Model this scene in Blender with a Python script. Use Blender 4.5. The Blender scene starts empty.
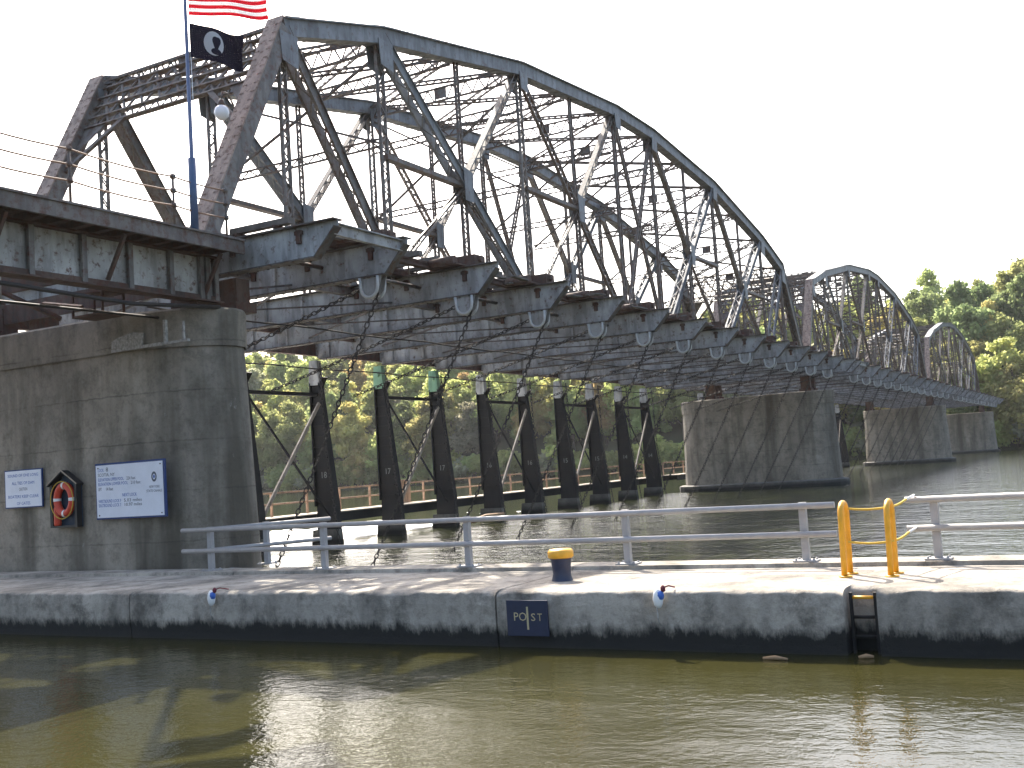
import bpy, math, random
import numpy as np
from mathutils import Vector, Matrix, Quaternion
random.seed(11)
scene = bpy.context.scene
COL = scene.collection
V = Vector
# World axes: x = along the bridge (away from the near bank), y = along the river (downstream), z = up.
# The photographer's eye is at the origin; the wall top is at z = -2.0 and the water at z = -2.9.
WATER = -2.9
WTOP = -2.0

# ------------------------------------------------------------------ helpers
class MB:
    """collects boxes, bars, tubes and plates; build() links them as ONE mesh object"""
    def __init__(s): s.v = []; s.f = []; s.m = []; s.sm = []
    def add(s, vs, fs, mi=0, smooth=False):
        o = len(s.v); s.v += [tuple(p) for p in vs]
        for f in fs: s.f.append(tuple(i + o for i in f)); s.m.append(mi); s.sm.append(smooth)
    def box(s, x0, x1, y0, y1, z0, z1, mi=0):
        s.add([(x0,y0,z0),(x1,y0,z0),(x1,y1,z0),(x0,y1,z0),(x0,y0,z1),(x1,y0,z1),(x1,y1,z1),(x0,y1,z1)],
              [(0,3,2,1),(4,5,6,7),(0,1,5,4),(1,2,6,5),(2,3,7,6),(3,0,4,7)], mi)
    def bar(s, p0, p1, w, h, side=(0,1,0), mi=0, off=(0,0)):
        """a bar from p0 to p1, w wide along `side`, h deep across it, shifted off=(side, across)"""
        p0 = V(p0); p1 = V(p1); d = (p1 - p0)
        if d.length < 1e-6: return
        d.normalize(); a = V(side); a = a - d * a.dot(d)
        if a.length < 1e-4: a = d.orthogonal()
        a.normalize(); b = d.cross(a)
        sh = a * off[0] + b * off[1]; p0 = p0 + sh; p1 = p1 + sh
        a = a * (w / 2); b = b * (h / 2)
        s.add([p0-a-b, p0+a-b, p0+a+b, p0-a+b, p1-a-b, p1+a-b, p1+a+b, p1-a+b],
              [(0,3,2,1),(4,5,6,7),(0,1,5,4),(1,2,6,5),(2,3,7,6),(3,0,4,7)], mi)
    def tube(s, pts, r, n=8, mi=0, cap=True, smooth=True):
        pts = [V(p) for p in pts]; o = len(s.v); ref = None
        rr = r if isinstance(r, (list, tuple)) else [r] * len(pts)
        for i, p in enumerate(pts):
            d = (pts[min(i+1, len(pts)-1)] - pts[max(i-1, 0)]).normalized()
            if ref is None: ref = d.orthogonal().normalized()
            ref = (ref - d * ref.dot(d)); ref = ref.normalized() if ref.length > 1e-5 else d.orthogonal().normalized()
            b = d.cross(ref)
            for k in range(n):
                t = 2*math.pi*k/n
                s.v.append(tuple(p + (ref*math.cos(t) + b*math.sin(t)) * rr[i]))
        for i in range(len(pts)-1):
            for k in range(n):
                k2 = (k+1) % n
                s.f.append((o+i*n+k, o+i*n+k2, o+(i+1)*n+k2, o+(i+1)*n+k)); s.m.append(mi); s.sm.append(smooth)
        if cap:
            s.f.append(tuple(o+k for k in reversed(range(n)))); s.m.append(mi); s.sm.append(False)
            e = o+(len(pts)-1)*n
            s.f.append(tuple(e+k for k in range(n))); s.m.append(mi); s.sm.append(False)
    def plate(s, outline, vec, mi=0):
        """a flat outline given thickness by vec"""
        n = len(outline); vec = V(vec); o = [V(p) for p in outline]
        s.add([p - vec/2 for p in o] + [p + vec/2 for p in o],
              [tuple(reversed(range(n))), tuple(range(n, 2*n))] + [(i, (i+1)%n, n+(i+1)%n, n+i) for i in range(n)], mi)
    def lathe(s, c, prof, n=16, mi=0, sx=1, sy=1):
        o = len(s.v); c = V(c)
        for r, z in prof:
            for k in range(n):
                t = 2*math.pi*k/n
                s.v.append((c.x+r*math.cos(t)*sx, c.y+r*math.sin(t)*sy, c.z+z))
        for i in range(len(prof)-1):
            for k in range(n):
                k2 = (k+1)%n
                s.f.append((o+i*n+k, o+i*n+k2, o+(i+1)*n+k2, o+(i+1)*n+k)); s.m.append(mi); s.sm.append(True)
    def laced(s, p0, p1, w, side, t=.05, bw=.09, pitch=.4, lb=.05, planes=1, gap=.2, mi=0):
        """built-up member: two angles w apart along `side`, zigzag lacing between them in one or two planes"""
        p0 = V(p0); p1 = V(p1); d = p1-p0; L = d.length; d.normalize()
        a = V(side); a = (a - d*a.dot(d)).normalized(); b = d.cross(a)
        for q in (-1, 1):
            s.bar(p0 + a*q*w/2, p1 + a*q*w/2, t, bw if planes == 1 else gap + .04, a, mi)
        n = max(2, int(L/pitch)); 
        for pl in ([0] if planes == 1 else [-gap/2, gap/2]):
            for i in range(n):
                q = 1 if i % 2 else -1
                s.bar(p0 + d*(L*i/n) + a*q*w/2 + b*pl, p0 + d*(L*(i+1)/n) - a*q*w/2 + b*pl, lb, .014, a.cross(d).cross(d) , mi)
    def build(s, name, mat, parent=None, smooth=None):
        o = origin(parent) if parent else V((0,0,0))
        me = bpy.data.meshes.new(name)
        me.from_pydata([(p[0]-o.x, p[1]-o.y, p[2]-o.z) for p in s.v], [], s.f)
        for m in (mat if isinstance(mat, (list, tuple)) else [mat]): me.materials.append(m)
        me.polygons.foreach_set('material_index', s.m)
        me.polygons.foreach_set('use_smooth', s.sm if smooth is None else [smooth]*len(s.f))
        me.update()
        ob = bpy.data.objects.new(name, me); COL.objects.link(ob)
        if parent: ob.parent = parent; KIDS.setdefault(parent.name, []).append(ob)
        return ob

def origin(o):
    p = V((0,0,0))
    while o is not None: p = p + V(o.location); o = o.parent
    return p
def tag(o, label=None, cat=None, group=None, kind=None):
    if label: o['label'] = label
    if cat: o['category'] = cat
    if group: o['group'] = group
    if kind: o['kind'] = kind
    return o
def empty(name, loc, label, cat, group=None):
    o = bpy.data.objects.new(name, None); COL.objects.link(o); o.location = loc
    o.empty_display_size = .3
    return tag(o, label, cat, group)
KIDS = {}
def copy_tree(o, parent=None):
    c = o.copy(); COL.objects.link(c)
    if parent: c.parent = parent; KIDS.setdefault(parent.name, []).append(c)
    for ch in kids(o): copy_tree(ch, c)
    return c
def kids(o): return list(KIDS.get(o.name, ()))

# ------------------------------------------------------------------ materials
def new_mat(name):
    m = bpy.data.materials.new(name); m.use_nodes = True
    nt = m.node_tree; nt.nodes.clear()
    out = nt.nodes.new('ShaderNodeOutputMaterial'); b = nt.nodes.new('ShaderNodeBsdfPrincipled')
    nt.links.new(b.outputs[0], out.inputs[0])
    return m, nt, b
def N(nt, t, **k):
    n = nt.nodes.new(t)
    for a, v in k.items():
        if a in n.inputs: n.inputs[a].default_value = v
        else: setattr(n, a, v)
    return n
def noise(nt, scale, stretch=None, detail=5, rough=.6, coord=None):
    g = coord or N(nt, 'ShaderNodeNewGeometry').outputs['Position']
    if stretch:
        mp = N(nt, 'ShaderNodeMapping'); mp.inputs['Scale'].default_value = stretch
        nt.links.new(g, mp.inputs[0]); g = mp.outputs[0]
    n = N(nt, 'ShaderNodeTexNoise', Scale=scale, Detail=detail, Roughness=rough)
    nt.links.new(g, n.inputs['Vector']); return n.outputs[0]
def ramp(nt, fac, stops):
    r = N(nt, 'ShaderNodeValToRGB'); e = r.color_ramp.elements
    while len(e) < len(stops): e.new(.5)
    for el, (p, c) in zip(e, stops):
        el.position = p; el.color = (c, c, c, 1) if not isinstance(c, (tuple, list)) else tuple(c) + (1,)
    nt.links.new(fac, r.inputs[0]); return r.outputs[0]
def mix(nt, fac, a, b, mode='MIX'):
    m = N(nt, 'ShaderNodeMix', data_type='RGBA', blend_type=mode)
    for sock, v in ((m.inputs[0], fac), (m.inputs[6], a), (m.inputs[7], b)):
        if hasattr(v, 'is_linked'): nt.links.new(v, sock)
        elif isinstance(v, (int, float)): sock.default_value = v
        else: sock.default_value = tuple(v) + (1,)
    return m.outputs[2]
def bump(nt, b, h, strength=.4, dist=.02):
    n = N(nt, 'ShaderNodeBump', Strength=strength, Distance=dist)
    nt.links.new(h, n.inputs['Height']); nt.links.new(n.outputs[0], b.inputs['Normal'])
def plain(name, col, rough=.5, metallic=0, var=.25, scale=9):
    m, nt, b = new_mat(name)
    c = mix(nt, ramp(nt, noise(nt, scale), [(.3, 0), (.75, 1)]), col, tuple(x*(1-var) for x in col))
    nt.links.new(c, b.inputs['Base Color']); b.inputs['Roughness'].default_value = rough; b.inputs['Metallic'].default_value = metallic
    return m
RUST = (.13, .055, .028)
def painted_steel(name, col, dark, rust_lo, rust_hi, rough=.55, rust=RUST):
    m, nt, b = new_mat(name)
    c = mix(nt, ramp(nt, noise(nt, 1.1), [(.35, 0), (.65, 1)]), col, dark)
    c = mix(nt, ramp(nt, noise(nt, 3.5, (1, 1, .22), 4), [(.46, 0), (.62, .55)]), c, tuple(x*.45 for x in dark))
    fine = noise(nt, 5.0, None, 8, .7)
    c = mix(nt, ramp(nt, fine, [(rust_lo, 0), (rust_hi, 1)]), c, mix(nt, noise(nt, 14), rust, tuple(x*.4 for x in rust)))
    nt.links.new(c, b.inputs['Base Color']); b.inputs['Roughness'].default_value = rough
    bump(nt, b, fine, .35, .012)
    return m
M = {}
M['steel'] = painted_steel('weathered_gray_paint', (.205,.188,.165), (.115,.102,.088), .49, .66)
M['chord'] = painted_steel('blue_gray_paint', (.21,.222,.23), (.125,.128,.13), .55, .72)
M['beam'] = painted_steel('floor_beam_paint', (.385,.385,.375), (.25,.245,.235), .55, .69)
M['flange'] = painted_steel('rusty_flange_paint', (.13,.118,.108), (.075,.066,.06), .50, .66, .7)
M['lace'] = painted_steel('lacing_paint', (.15,.132,.113), (.085,.072,.060), .46, .63)
M['girder'] = painted_steel('girder_paint', (.43,.42,.39), (.27,.255,.225), .53, .65)
M['rusty'] = painted_steel('rusted_steel', (.115,.075,.055), (.070,.045,.034), .46, .64, .8, (.12,.045,.025))
M['cover'] = painted_steel('rusty_sunlit_cover', (.38,.28,.22), (.27,.195,.15), .50, .66, .7)  # rusty paint on the near end posts, colour lightened to paint in sunlight
M['portal'] = painted_steel('brown_gray_paint', (.19,.165,.145), (.12,.10,.085), .48, .66, .7)
M['black'] = painted_steel('black_tar_paint', (.016,.014,.012), (.010,.009,.008), .60, .74, .75, (.04,.022,.014))
M['chain'] = plain('dark_chain_steel', (.035,.028,.023), .7)
M['pale'] = painted_steel('pale_knuckle_paint', (.50,.49,.46), (.36,.35,.32), .58, .72)
M['green'] = painted_steel('pale_green_paint', (.24,.42,.26), (.18,.32,.20), .62, .75)
M['brace'] = painted_steel('light_tan_brace', (.44,.37,.29), (.30,.24,.18), .56, .7)
M['walk_rail'] = painted_steel('tan_rusted_rail', (.52,.34,.21), (.38,.24,.15), .55, .75)
M['walk_top'] = plain('weathered_planks', (.42,.36,.29), .85)
M['ring'] = plain('galvanised_ring', (.50,.50,.48), .5)
M['deck'] = plain('deck_timber', (.16,.14,.12), .9, 0, .5, 3)
M['galv'] = plain('painted_pipe_rail', (.36,.345,.335), .5, 0, .25, 5)
M['cable'] = plain('rusted_cable', (.30,.18,.11), .7)
M['yellow'] = plain('yellow_paint', (.78,.38,.02), .45, 0, .22, 7)
M['rope'] = plain('yellow_rope', (.62,.42,.05), .8)
M['white'] = plain('white_paint', (.78,.78,.76), .5, 0, .06)
M['sign_white'] = plain('sign_face', (.72,.74,.80), .5, 0, .10, 3)
M['sign_blue'] = plain('sign_blue', (.012,.04,.16), .5)
M['text_blue'] = plain('lettering_blue', (.06,.14,.45), .6)
M['text_gray'] = plain('lettering_gray', (.10,.11,.14), .6)
M['navy'] = plain('navy_panel', (.008,.016,.05), .4)
M['gold'] = plain('pale_gold_lettering', (.50,.43,.24), .6)
M['cab'] = plain('black_cabinet', (.012,.011,.012), .5)
M['cab_blue'] = plain('dark_blue_back', (.02,.04,.07), .6)
M['red'] = plain('orange_red_buoy', (.62,.06,.025), .45)
M['blue_rag'] = plain('blue_plastic', (.04,.14,.50), .5)
M['maroon'] = plain('maroon_knot', (.16,.02,.03), .8)
M['white_glossy'] = plain('milky_glass', (.75,.76,.78), .15, 0, .03)
M['pole'] = plain('blue_gray_pole', (.06,.10,.19), .45)
M['flag_red'] = plain('flag_red', (.62,.03,.05), .8, 0, .12)
M['flag_white'] = plain('flag_white', (.80,.80,.80), .8, 0, .04)
M['flag_blue'] = plain('flag_blue', (.02,.04,.18), .8)
M['flag_black'] = plain('flag_black', (.022,.020,.032), .8)
M['number'] = plain('faded_number_paint', (.34,.34,.32), .8, 0, .6, 12)
def cloth(name, col):
    m, nt, b = new_mat(name); out = [x for x in nt.nodes if x.type == 'OUTPUT_MATERIAL'][0]; nt.nodes.remove(b)
    d = N(nt, 'ShaderNodeBsdfDiffuse'); t = N(nt, 'ShaderNodeBsdfTranslucent'); ms = N(nt, 'ShaderNodeMixShader', Fac=.5)
    for q in (d, t): q.inputs[0].default_value = col + (1,)
    nt.links.new(d.outputs[0], ms.inputs[1]); nt.links.new(t.outputs[0], ms.inputs[2]); nt.links.new(ms.outputs[0], out.inputs[0]); return m
M['flag_red'] = cloth('flag_red_cloth', (.70,.05,.08)); M['flag_white'] = cloth('flag_white_cloth', (.85,.84,.84)); M['flag_blue'] = cloth('flag_blue_cloth', (.03,.05,.22)); M['flag_black'] = cloth('flag_black_cloth', (.050,.042,.060))
M['wood'] = plain('wet_wood', (.30,.19,.10), .8)

def concrete(name, base, dark, blot=.6, streak=.5, lines=True, algae_shade=None, bump_s=.5, pale=.55):
    m, nt, b = new_mat(name)
    pos = N(nt, 'ShaderNodeNewGeometry').outputs['Position']
    c = mix(nt, ramp(nt, noise(nt, .55, (1, 1, .6), 8, .7), [(.32, 0), (.68, 1)]), base, tuple(x*.55 for x in base))
    c = mix(nt, ramp(nt, noise(nt, 1.6, None, 9, .75), [(.47, 0), (.66, blot)]), c, dark)
    c = mix(nt, ramp(nt, noise(nt, .9, (1, 1, .10), 4, .6), [(.46, 0), (.68, streak)]), c, dark)
    c = mix(nt, ramp(nt, noise(nt, 7, None, 9, .8), [(.5, 0), (.75, .5)]), c, tuple(x*.8 for x in dark))
    c = mix(nt, ramp(nt, noise(nt, 1.9, (1, 1, .5), 9, .8), [(.64, 0), (.74, pale)]), c, (.46,.44,.40))
    sx = N(nt, 'ShaderNodeSeparateXYZ'); nt.links.new(pos, sx.inputs[0])
    if lines:
        w = N(nt, 'ShaderNodeMath', operation='PINGPONG'); w.inputs[1].default_value = .62
        ad = N(nt, 'ShaderNodeMath', operation='MULTIPLY_ADD'); ad.inputs[1].default_value = .10
        nt.links.new(noise(nt, 2.5), ad.inputs[0]); nt.links.new(sx.outputs[2], ad.inputs[2])
        nt.links.new(ad.outputs[0], w.inputs[0])
        ml = N(nt, 'ShaderNodeMath', operation='MULTIPLY'); nt.links.new(ramp(nt, w.outputs[0], [(.0, .6), (.03, 0)]), ml.inputs[0])
        nt.links.new(ramp(nt, noise(nt, .8), [(.4, .1), (.6, 1)]), ml.inputs[1])
        c = mix(nt, ml.outputs[0], c, tuple(x*.6 for x in dark))
    if algae_shade is not None:
        ad = N(nt, 'ShaderNodeMath', operation='MULTIPLY_ADD'); ad.inputs[1].default_value = algae_shade[2]
        nt.links.new(noise(nt, 2.6, (1, 1, .35), 9, .8), ad.inputs[0]); nt.links.new(sx.outputs[2], ad.inputs[2])
        mr = N(nt, 'ShaderNodeMapRange'); mr.inputs[1].default_value = algae_shade[0]+algae_shade[2]*.5; mr.inputs[2].default_value = algae_shade[1]+algae_shade[2]*.5
        mr.inputs[3].default_value = 1; mr.inputs[4].default_value = 0
        nt.links.new(ad.outputs[0], mr.inputs[0])
        c = mix(nt, mr.outputs[0], c, (.020,.019,.016))
    nt.links.new(c, b.inputs['Base Color']); b.inputs['Roughness'].default_value = .92
    bump(nt, b, noise(nt, 5, None, 10, .75), bump_s, .05)
    return m
M['pier'] = concrete('pier_concrete', (.36,.315,.25), (.080,.068,.048), .6, .88, True, (-2.9, -2.45, .3), .9, .85)
M['lockwall'] = concrete('lock_wall_concrete', (.53,.475,.395), (.080,.072,.058), .80, .6, False, (-2.66, -2.50, .75), 1.0, .85)  # black foot band: wet algae stain with wall shadow and reflection painted in
M['plinth'] = concrete('plinth_concrete', (.20,.19,.17), (.06,.06,.05), .7, .5, False, (-2.75, -2.4, .3))
M['stain'] = plain('whitewash_patch', (.42,.40,.36), .9, 0, .65, 14)

def water_mat(dist, name, cols, s1, s2, k2):
    m, nt, b = new_mat(name)
    c = mix(nt, ramp(nt, noise(nt, .12, None, 4), [(.35, 0), (.65, 1)]), *cols)
    nt.links.new(c, b.inputs['Base Color']); b.inputs['Roughness'].default_value = .05; b.inputs['IOR'].default_value = 1.33
    big = noise(nt, s1, (1, .6, 1), 3, .5); sm = noise(nt, s2, (1, .75, 1), 3, .6)
    ad = N(nt, 'ShaderNodeMath', operation='MULTIPLY_ADD'); ad.inputs[1].default_value = k2
    nt.links.new(sm, ad.inputs[0]); nt.links.new(big, ad.inputs[2])
    n = N(nt, 'ShaderNodeBump', Strength=1.0, Distance=dist)
    nt.links.new(ad.outputs[0], n.inputs['Height']); nt.links.new(n.outputs[0], b.inputs['Normal'])
    return m
M['water'] = water_mat(.028, 'calm_lock_water', ((.036,.0335,.0095), (.023,.022,.008)), 1.1, 8.5, .36); M['tail'] = water_mat(.035, 'sheltered_tail_water', ((.024,.027,.011), (.018,.021,.009)), .8, 3.4, .45); M['river'] = water_mat(.15, 'wind_ruffled_river_water', ((.028,.032,.013), (.022,.026,.012)), .8, 3.4, .45)
def foam_mat():
    m, nt, b = new_mat('white_water_foam')
    c = mix(nt, ramp(nt, noise(nt, 1.2, (1, 1, 1), 7, .7), [(.35, 0), (.62, 1)]), (.74,.75,.75), (.92,.92,.92))
    nt.links.new(c, b.inputs['Base Color']); b.inputs['Roughness'].default_value = .6
    bump(nt, b, noise(nt, 5, None, 6), .5, .1); return m
M['foam'] = foam_mat()
def ground_mat():
    m, nt, b = new_mat('forest_floor')
    c = mix(nt, ramp(nt, noise(nt, .25), [(.35, 0), (.65, 1)]), (.045,.052,.018), (.07,.065,.028))
    nt.links.new(c, b.inputs['Base Color']); b.inputs['Roughness'].default_value = 1; return m
M['ground'] = ground_mat()
def leaf(name, a, bcol, ccol):
    m, nt, b = new_mat(name)
    oi = N(nt, 'ShaderNodeObjectInfo')
    c = mix(nt, ramp(nt, noise(nt, .22, None, 3), [(.35, 0), (.65, 1)]), a, bcol)
    c = mix(nt, ramp(nt, noise(nt, .9, None, 4), [(.52, 0), (.72, .8)]), c, ccol)
    h = N(nt, 'ShaderNodeHueSaturation')
    mr = N(nt, 'ShaderNodeMapRange'); mr.inputs[3].default_value = .465; mr.inputs[4].default_value = .515
    nt.links.new(oi.outputs['Random'], mr.inputs[0]); nt.links.new(mr.outputs[0], h.inputs['Hue'])
    mv = N(nt, 'ShaderNodeMapRange'); mv.inputs[3].default_value = .9; mv.inputs[4].default_value = 1.35
    nt.links.new(oi.outputs['Random'], mv.inputs[0]); nt.links.new(mv.outputs[0], h.inputs['Value'])
    h.inputs['Saturation'].default_value = .82; nt.links.new(c, h.inputs['Color'])
    out = [x for x in nt.nodes if x.type == 'OUTPUT_MATERIAL'][0]; nt.nodes.remove(b)
    d = N(nt, 'ShaderNodeBsdfDiffuse'); t = N(nt, 'ShaderNodeBsdfTranslucent'); ms = N(nt, 'ShaderNodeMixShader', Fac=.62)
    for q in (d, t): nt.links.new(h.outputs[0], q.inputs[0])
    nt.links.new(d.outputs[0], ms.inputs[1]); nt.links.new(t.outputs[0], ms.inputs[2]); nt.links.new(ms.outputs[0], out.inputs[0])
    return m
LEAF = [leaf('leaf_yellow_green', (.43,.44,.10), (.35,.40,.09), (.52,.46,.11)),
        leaf('leaf_mid_green', (.33,.38,.10), (.27,.34,.09), (.42,.43,.11)),
        leaf('leaf_dark_green', (.17,.22,.07), (.20,.26,.075), (.27,.30,.085)),
        leaf('leaf_golden', (.52,.42,.10), (.43,.41,.10), (.52,.34,.09)),
        leaf('leaf_grayish', (.32,.32,.18), (.25,.27,.14), (.38,.36,.21))]
M['bark'] = plain('bark', (.085,.065,.048), .95)

# ------------------------------------------------------------------ camera
R = [[0.4827814397867811, 0.035105585108004524, 0.8750369588146704],
     [-0.8733132397088573, 0.0936473543880636, 0.47807338177871417],
     [-0.06516185039286666, -0.9949863169462889, 0.07586937684623873]]
cam = bpy.data.cameras.new('camera'); co = bpy.data.objects.new('camera', cam); COL.objects.link(co)
mw = Matrix.Identity(4)
for i in range(3):
    mw[i][0] = R[i][0]; mw[i][1] = -R[i][1]; mw[i][2] = -R[i][2]
co.matrix_world = mw
cam.sensor_width = 36; cam.lens = 1086.6 / 1024 * 36; cam.clip_end = 6000; cam.clip_start = .1
scene.camera = co

# ------------------------------------------------------------------ light and sky
SUN = V((.53, .47, .70)).normalized()
sl = bpy.data.lights.new('sun', 'SUN'); sl.energy = 4.6; sl.angle = math.radians(.5); sl.color = (1, .93, .82)
so = bpy.data.objects.new('sun', sl); COL.objects.link(so); so.rotation_euler = SUN.to_track_quat('Z', 'Y').to_euler()
w = bpy.data.worlds.new('World'); scene.world = w; w.use_nodes = True
nt = w.node_tree; nt.nodes.clear()
sky = nt.nodes.new('ShaderNodeTexSky'); sky.sky_type = 'NISHITA'; sky.sun_disc = False
sky.sun_elevation = math.asin(SUN.z); sky.sun_rotation = math.atan2(SUN.x, SUN.y)
sky.air_density = 1.0; sky.dust_density = 4.5; sky.ozone_density = 1.0
bg = nt.nodes.new('ShaderNodeBackground'); bg.inputs[1].default_value = .15
wo = nt.nodes.new('ShaderNodeOutputWorld')
nt.links.new(sky.outputs[0], bg.inputs[0]); nt.links.new(bg.outputs[0], wo.inputs[0])
scene.view_settings.view_transform = 'Standard'; scene.view_settings.look = 'None'
scene.view_settings.gamma = 1; scene.view_settings.exposure = 1.55
scene.render.film_transparent = False

# ------------------------------------------------------------------ water and terrain
mb = MB(); mb.add([(-400,-900,WATER),(17,-900,WATER),(17,1500,WATER),(-400,1500,WATER)], [(0,1,2,3)])
tag(mb.build('lock_water', M['water']), kind='structure')
mb = MB(); mb.add([(17,31,WATER),(1500,31,WATER),(1500,1500,WATER),(17,1500,WATER)], [(0,1,2,3)])
tag(mb.build('tail_water', M['tail']), kind='structure')
mb = MB(); mb.add([(17,-900,WATER),(1500,-900,WATER),(1500,31,WATER),(17,31,WATER)], [(0,1,2,3)])
tag(mb.build('river_water', M['river']), kind='structure')

def hill_z(x, y):
    d = x - 216 - 2.5*math.sin(y*.05) - 1.5*math.sin(y*.13+1)
    if d < 0: return WATER + max(d*.35, -3)
    h = (23+6.5*max(0, min(1, (y-50)/60)))*(1-math.exp(-d/32)) + 2.0*math.sin(y*.031+.6)*min(1, d/50) + 2*math.exp(-((y-0)/30)**2)*min(1, d/40)
    return WATER + min(d*.35, 1.2) + h
mb = MB(); xs = list(range(206, 300, 4)) + list(range(300, 1100, 50)); ys = list(range(-400, 700, 10))
vs = [(x, y, hill_z(x, y) + random.uniform(-.15, .15)) for x in xs for y in ys]; ny = len(ys)
mb.add(vs, [(i*ny+j, (i+1)*ny+j, (i+1)*ny+j+1, i*ny+j+1) for i in range(len(xs)-1) for j in range(ny-1)], 0, True)
tag(mb.build('wooded_hillside', M['ground']), kind='structure')

# foam below the dam
rng = np.random.default_rng(4)
mb = MB(); gx, gy = 130, 40
ph = rng.uniform(0, 6.28, 12); fr = rng.uniform(.3, 3.2, (12, 2))
def fz(x, y):
    s = sum(math.sin(fr[i][0]*x + fr[i][1]*y + ph[i]) for i in range(12))/5
    e = min(1, (y-31.4)/2.6, (47-y)/10, (1.25-(x-24)/34))
    t = (x-24)/60
    return WATER - .12 + .34*max(-.2, e)*(.95-.4*t) + .09*s*(1-.2*t)
vs = [(23+62*i/gx, 32+20*(j/gy)**1.3, 0) for i in range(gx+1) for j in range(gy+1)]
vs = [(x, y, fz(x, y)) for x, y, _ in vs]
mb.add(vs, [(i*(gy+1)+j, (i+1)*(gy+1)+j, (i+1)*(gy+1)+j+1, i*(gy+1)+j+1) for i in range(gx) for j in range(gy)], 0, True)
tag(mb.build('white_water', M['foam']), kind='stuff', label='white foaming water pouring out between the dark dam uprights', cat='foam')

hz = MB(); hz.box(-60, 700, -500, 760, WATER-5, 95)
m_, nt_, b_ = new_mat('thin_haze'); nt_.nodes.clear()
o_ = nt_.nodes.new('ShaderNodeOutputMaterial'); v_ = nt_.nodes.new('ShaderNodeVolumePrincipled')
v_.inputs['Density'].default_value = .00009; v_.inputs['Color'].default_value = (.93, .95, 1, 1); v_.inputs['Anisotropy'].default_value = .3
nt_.links.new(v_.outputs[0], o_.inputs['Volume'])
tag(hz.build('haze', m_), kind='stuff', label='thin pale haze over the river and the wooded hill', cat='haze')

# ------------------------------------------------------------------ trees
def make_tree(name, h, rad, mat, seed, kind='round', nleaf=7500, ls=.52):
    r = np.random.default_rng(seed)
    root = bpy.data.objects.new(name, None); COL.objects.link(root)
    t = MB(); top = V((r.uniform(-.4, .4), r.uniform(-.4, .4), h*.8))
    t.tube([(0,0,-1), (0,0,h*.2), (top.x*.5, top.y*.5, h*.5), tuple(top)], [.035*h*.6, .03*h*.6, .02*h*.6, .05], 7)
    lobes = []
    nl = 30 if kind == 'round' else 26
    for i in range(nl):
        a = r.uniform(0, 6.28); zz = r.uniform(.26, .92) if kind != 'tall' else r.uniform(.15, .97)
        prof = math.sin(min(1, max(.06, (1.03-zz)*1.5))*math.pi/2) if kind != 'cone' else (1.02-zz)
        d = rad*prof*r.uniform(.2, .92)
        c = V((d*math.cos(a), d*math.sin(a), zz*h)); lr = rad*r.uniform(.17, .40)*(.6+.4*prof)
        lobes.append((c, lr))
        if i % 4 == 0: t.tube([(top.x*.4*zz, top.y*.4*zz, max(.15, zz-.3)*h), tuple(c*.6+V((0,0,c.z*.37))), tuple(c)], [.012*h, .008*h, .02], 5)
    lobes.append((V((0,0,h*.6)), rad*.62)); lobes.append((V((0,0,h*.38)), rad*.6))
    wsum = np.array([l[1]**2 for l in lobes]); wsum /= wsum.sum()
    pick = r.choice(len(lobes), nleaf, p=wsum)
    C = np.array([tuple(l[0]) for l in lobes])[pick]; LR = np.array([l[1] for l in lobes])[pick]
    d = r.normal(size=(nleaf, 3)); d /= np.linalg.norm(d, axis=1)[:, None]
    rr = LR*(r.uniform(0, 1, nleaf)**.38)*r.uniform(.8, 1.28, nleaf)
    P = C + d*rr[:, None]*np.array([1, 1, .8])
    n = d*.6 + r.normal(size=(nleaf, 3))*.55 + np.array([0, 0, .35]); n /= np.linalg.norm(n, axis=1)[:, None]
    a = np.cross(n, r.normal(size=(nleaf, 3))); a /= np.linalg.norm(a, axis=1)[:, None]; b = np.cross(n, a)
    s = ls*r.uniform(.5, 1.15, nleaf)[:, None]*.5
    q = np.stack([P-a*s-b*s*.6, P+a*s*.8-b*s*.75, P+a*s+b*s*.7, P-a*s*.7+b*s*.8], 1).reshape(-1, 3)
    me = bpy.data.meshes.new('crown'); me.from_pydata(q.tolist(), [], [tuple(range(4*i, 4*i+4)) for i in range(nleaf)])
    me.materials.append(mat); me.update()
    c = bpy.data.objects.new('crown', me); COL.objects.link(c); c.parent = root; KIDS.setdefault(root.name, []).append(c)
    t.build('trunk', M['bark'], root)
    return root
PROTO = [make_tree('broadleaf_tree', 13, 4.6, LEAF[0], 1), make_tree('broadleaf_tree', 15, 4.8, LEAF[1], 2),
         make_tree('evergreen_tree', 16, 3.8, LEAF[2], 3, 'cone'), make_tree('broadleaf_tree', 12, 4.2, LEAF[3], 4),
         make_tree('broadleaf_tree', 12, 4.6, LEAF[4], 5), make_tree('broadleaf_tree', 16, 4.2, LEAF[0], 6, 'tall'),
         make_tree('broadleaf_tree', 15, 5.2, LEAF[2], 7), make_tree('broadleaf_tree', 14, 4.0, LEAF[1], 8, 'tall')]
BUSH = [make_tree('bank_shrub', 4.6, 2.8, LEAF[0], 21, nleaf=1300, ls=.5), make_tree('bank_shrub', 4.2, 2.9, LEAF[1], 22, nleaf=1300, ls=.5),
        make_tree('bank_shrub', 3.8, 2.6, LEAF[4], 23, nleaf=1200, ls=.5)]
TLAB = ['yellow green broadleaf tree on the wooded hillside beyond the dam', 'mid green broadleaf tree on the wooded hillside beyond the dam',
        'dark pointed evergreen tree on the wooded hillside beyond the dam', 'golden autumn tree on the wooded hillside beyond the dam',
        'pale gray green tree on the wooded hillside beyond the dam', 'tall yellow green tree on the wooded hillside beyond the dam',
        'dark green rounded tree on the wooded hillside beyond the dam', 'tall narrow green tree on the wooded hillside beyond the dam']
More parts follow.
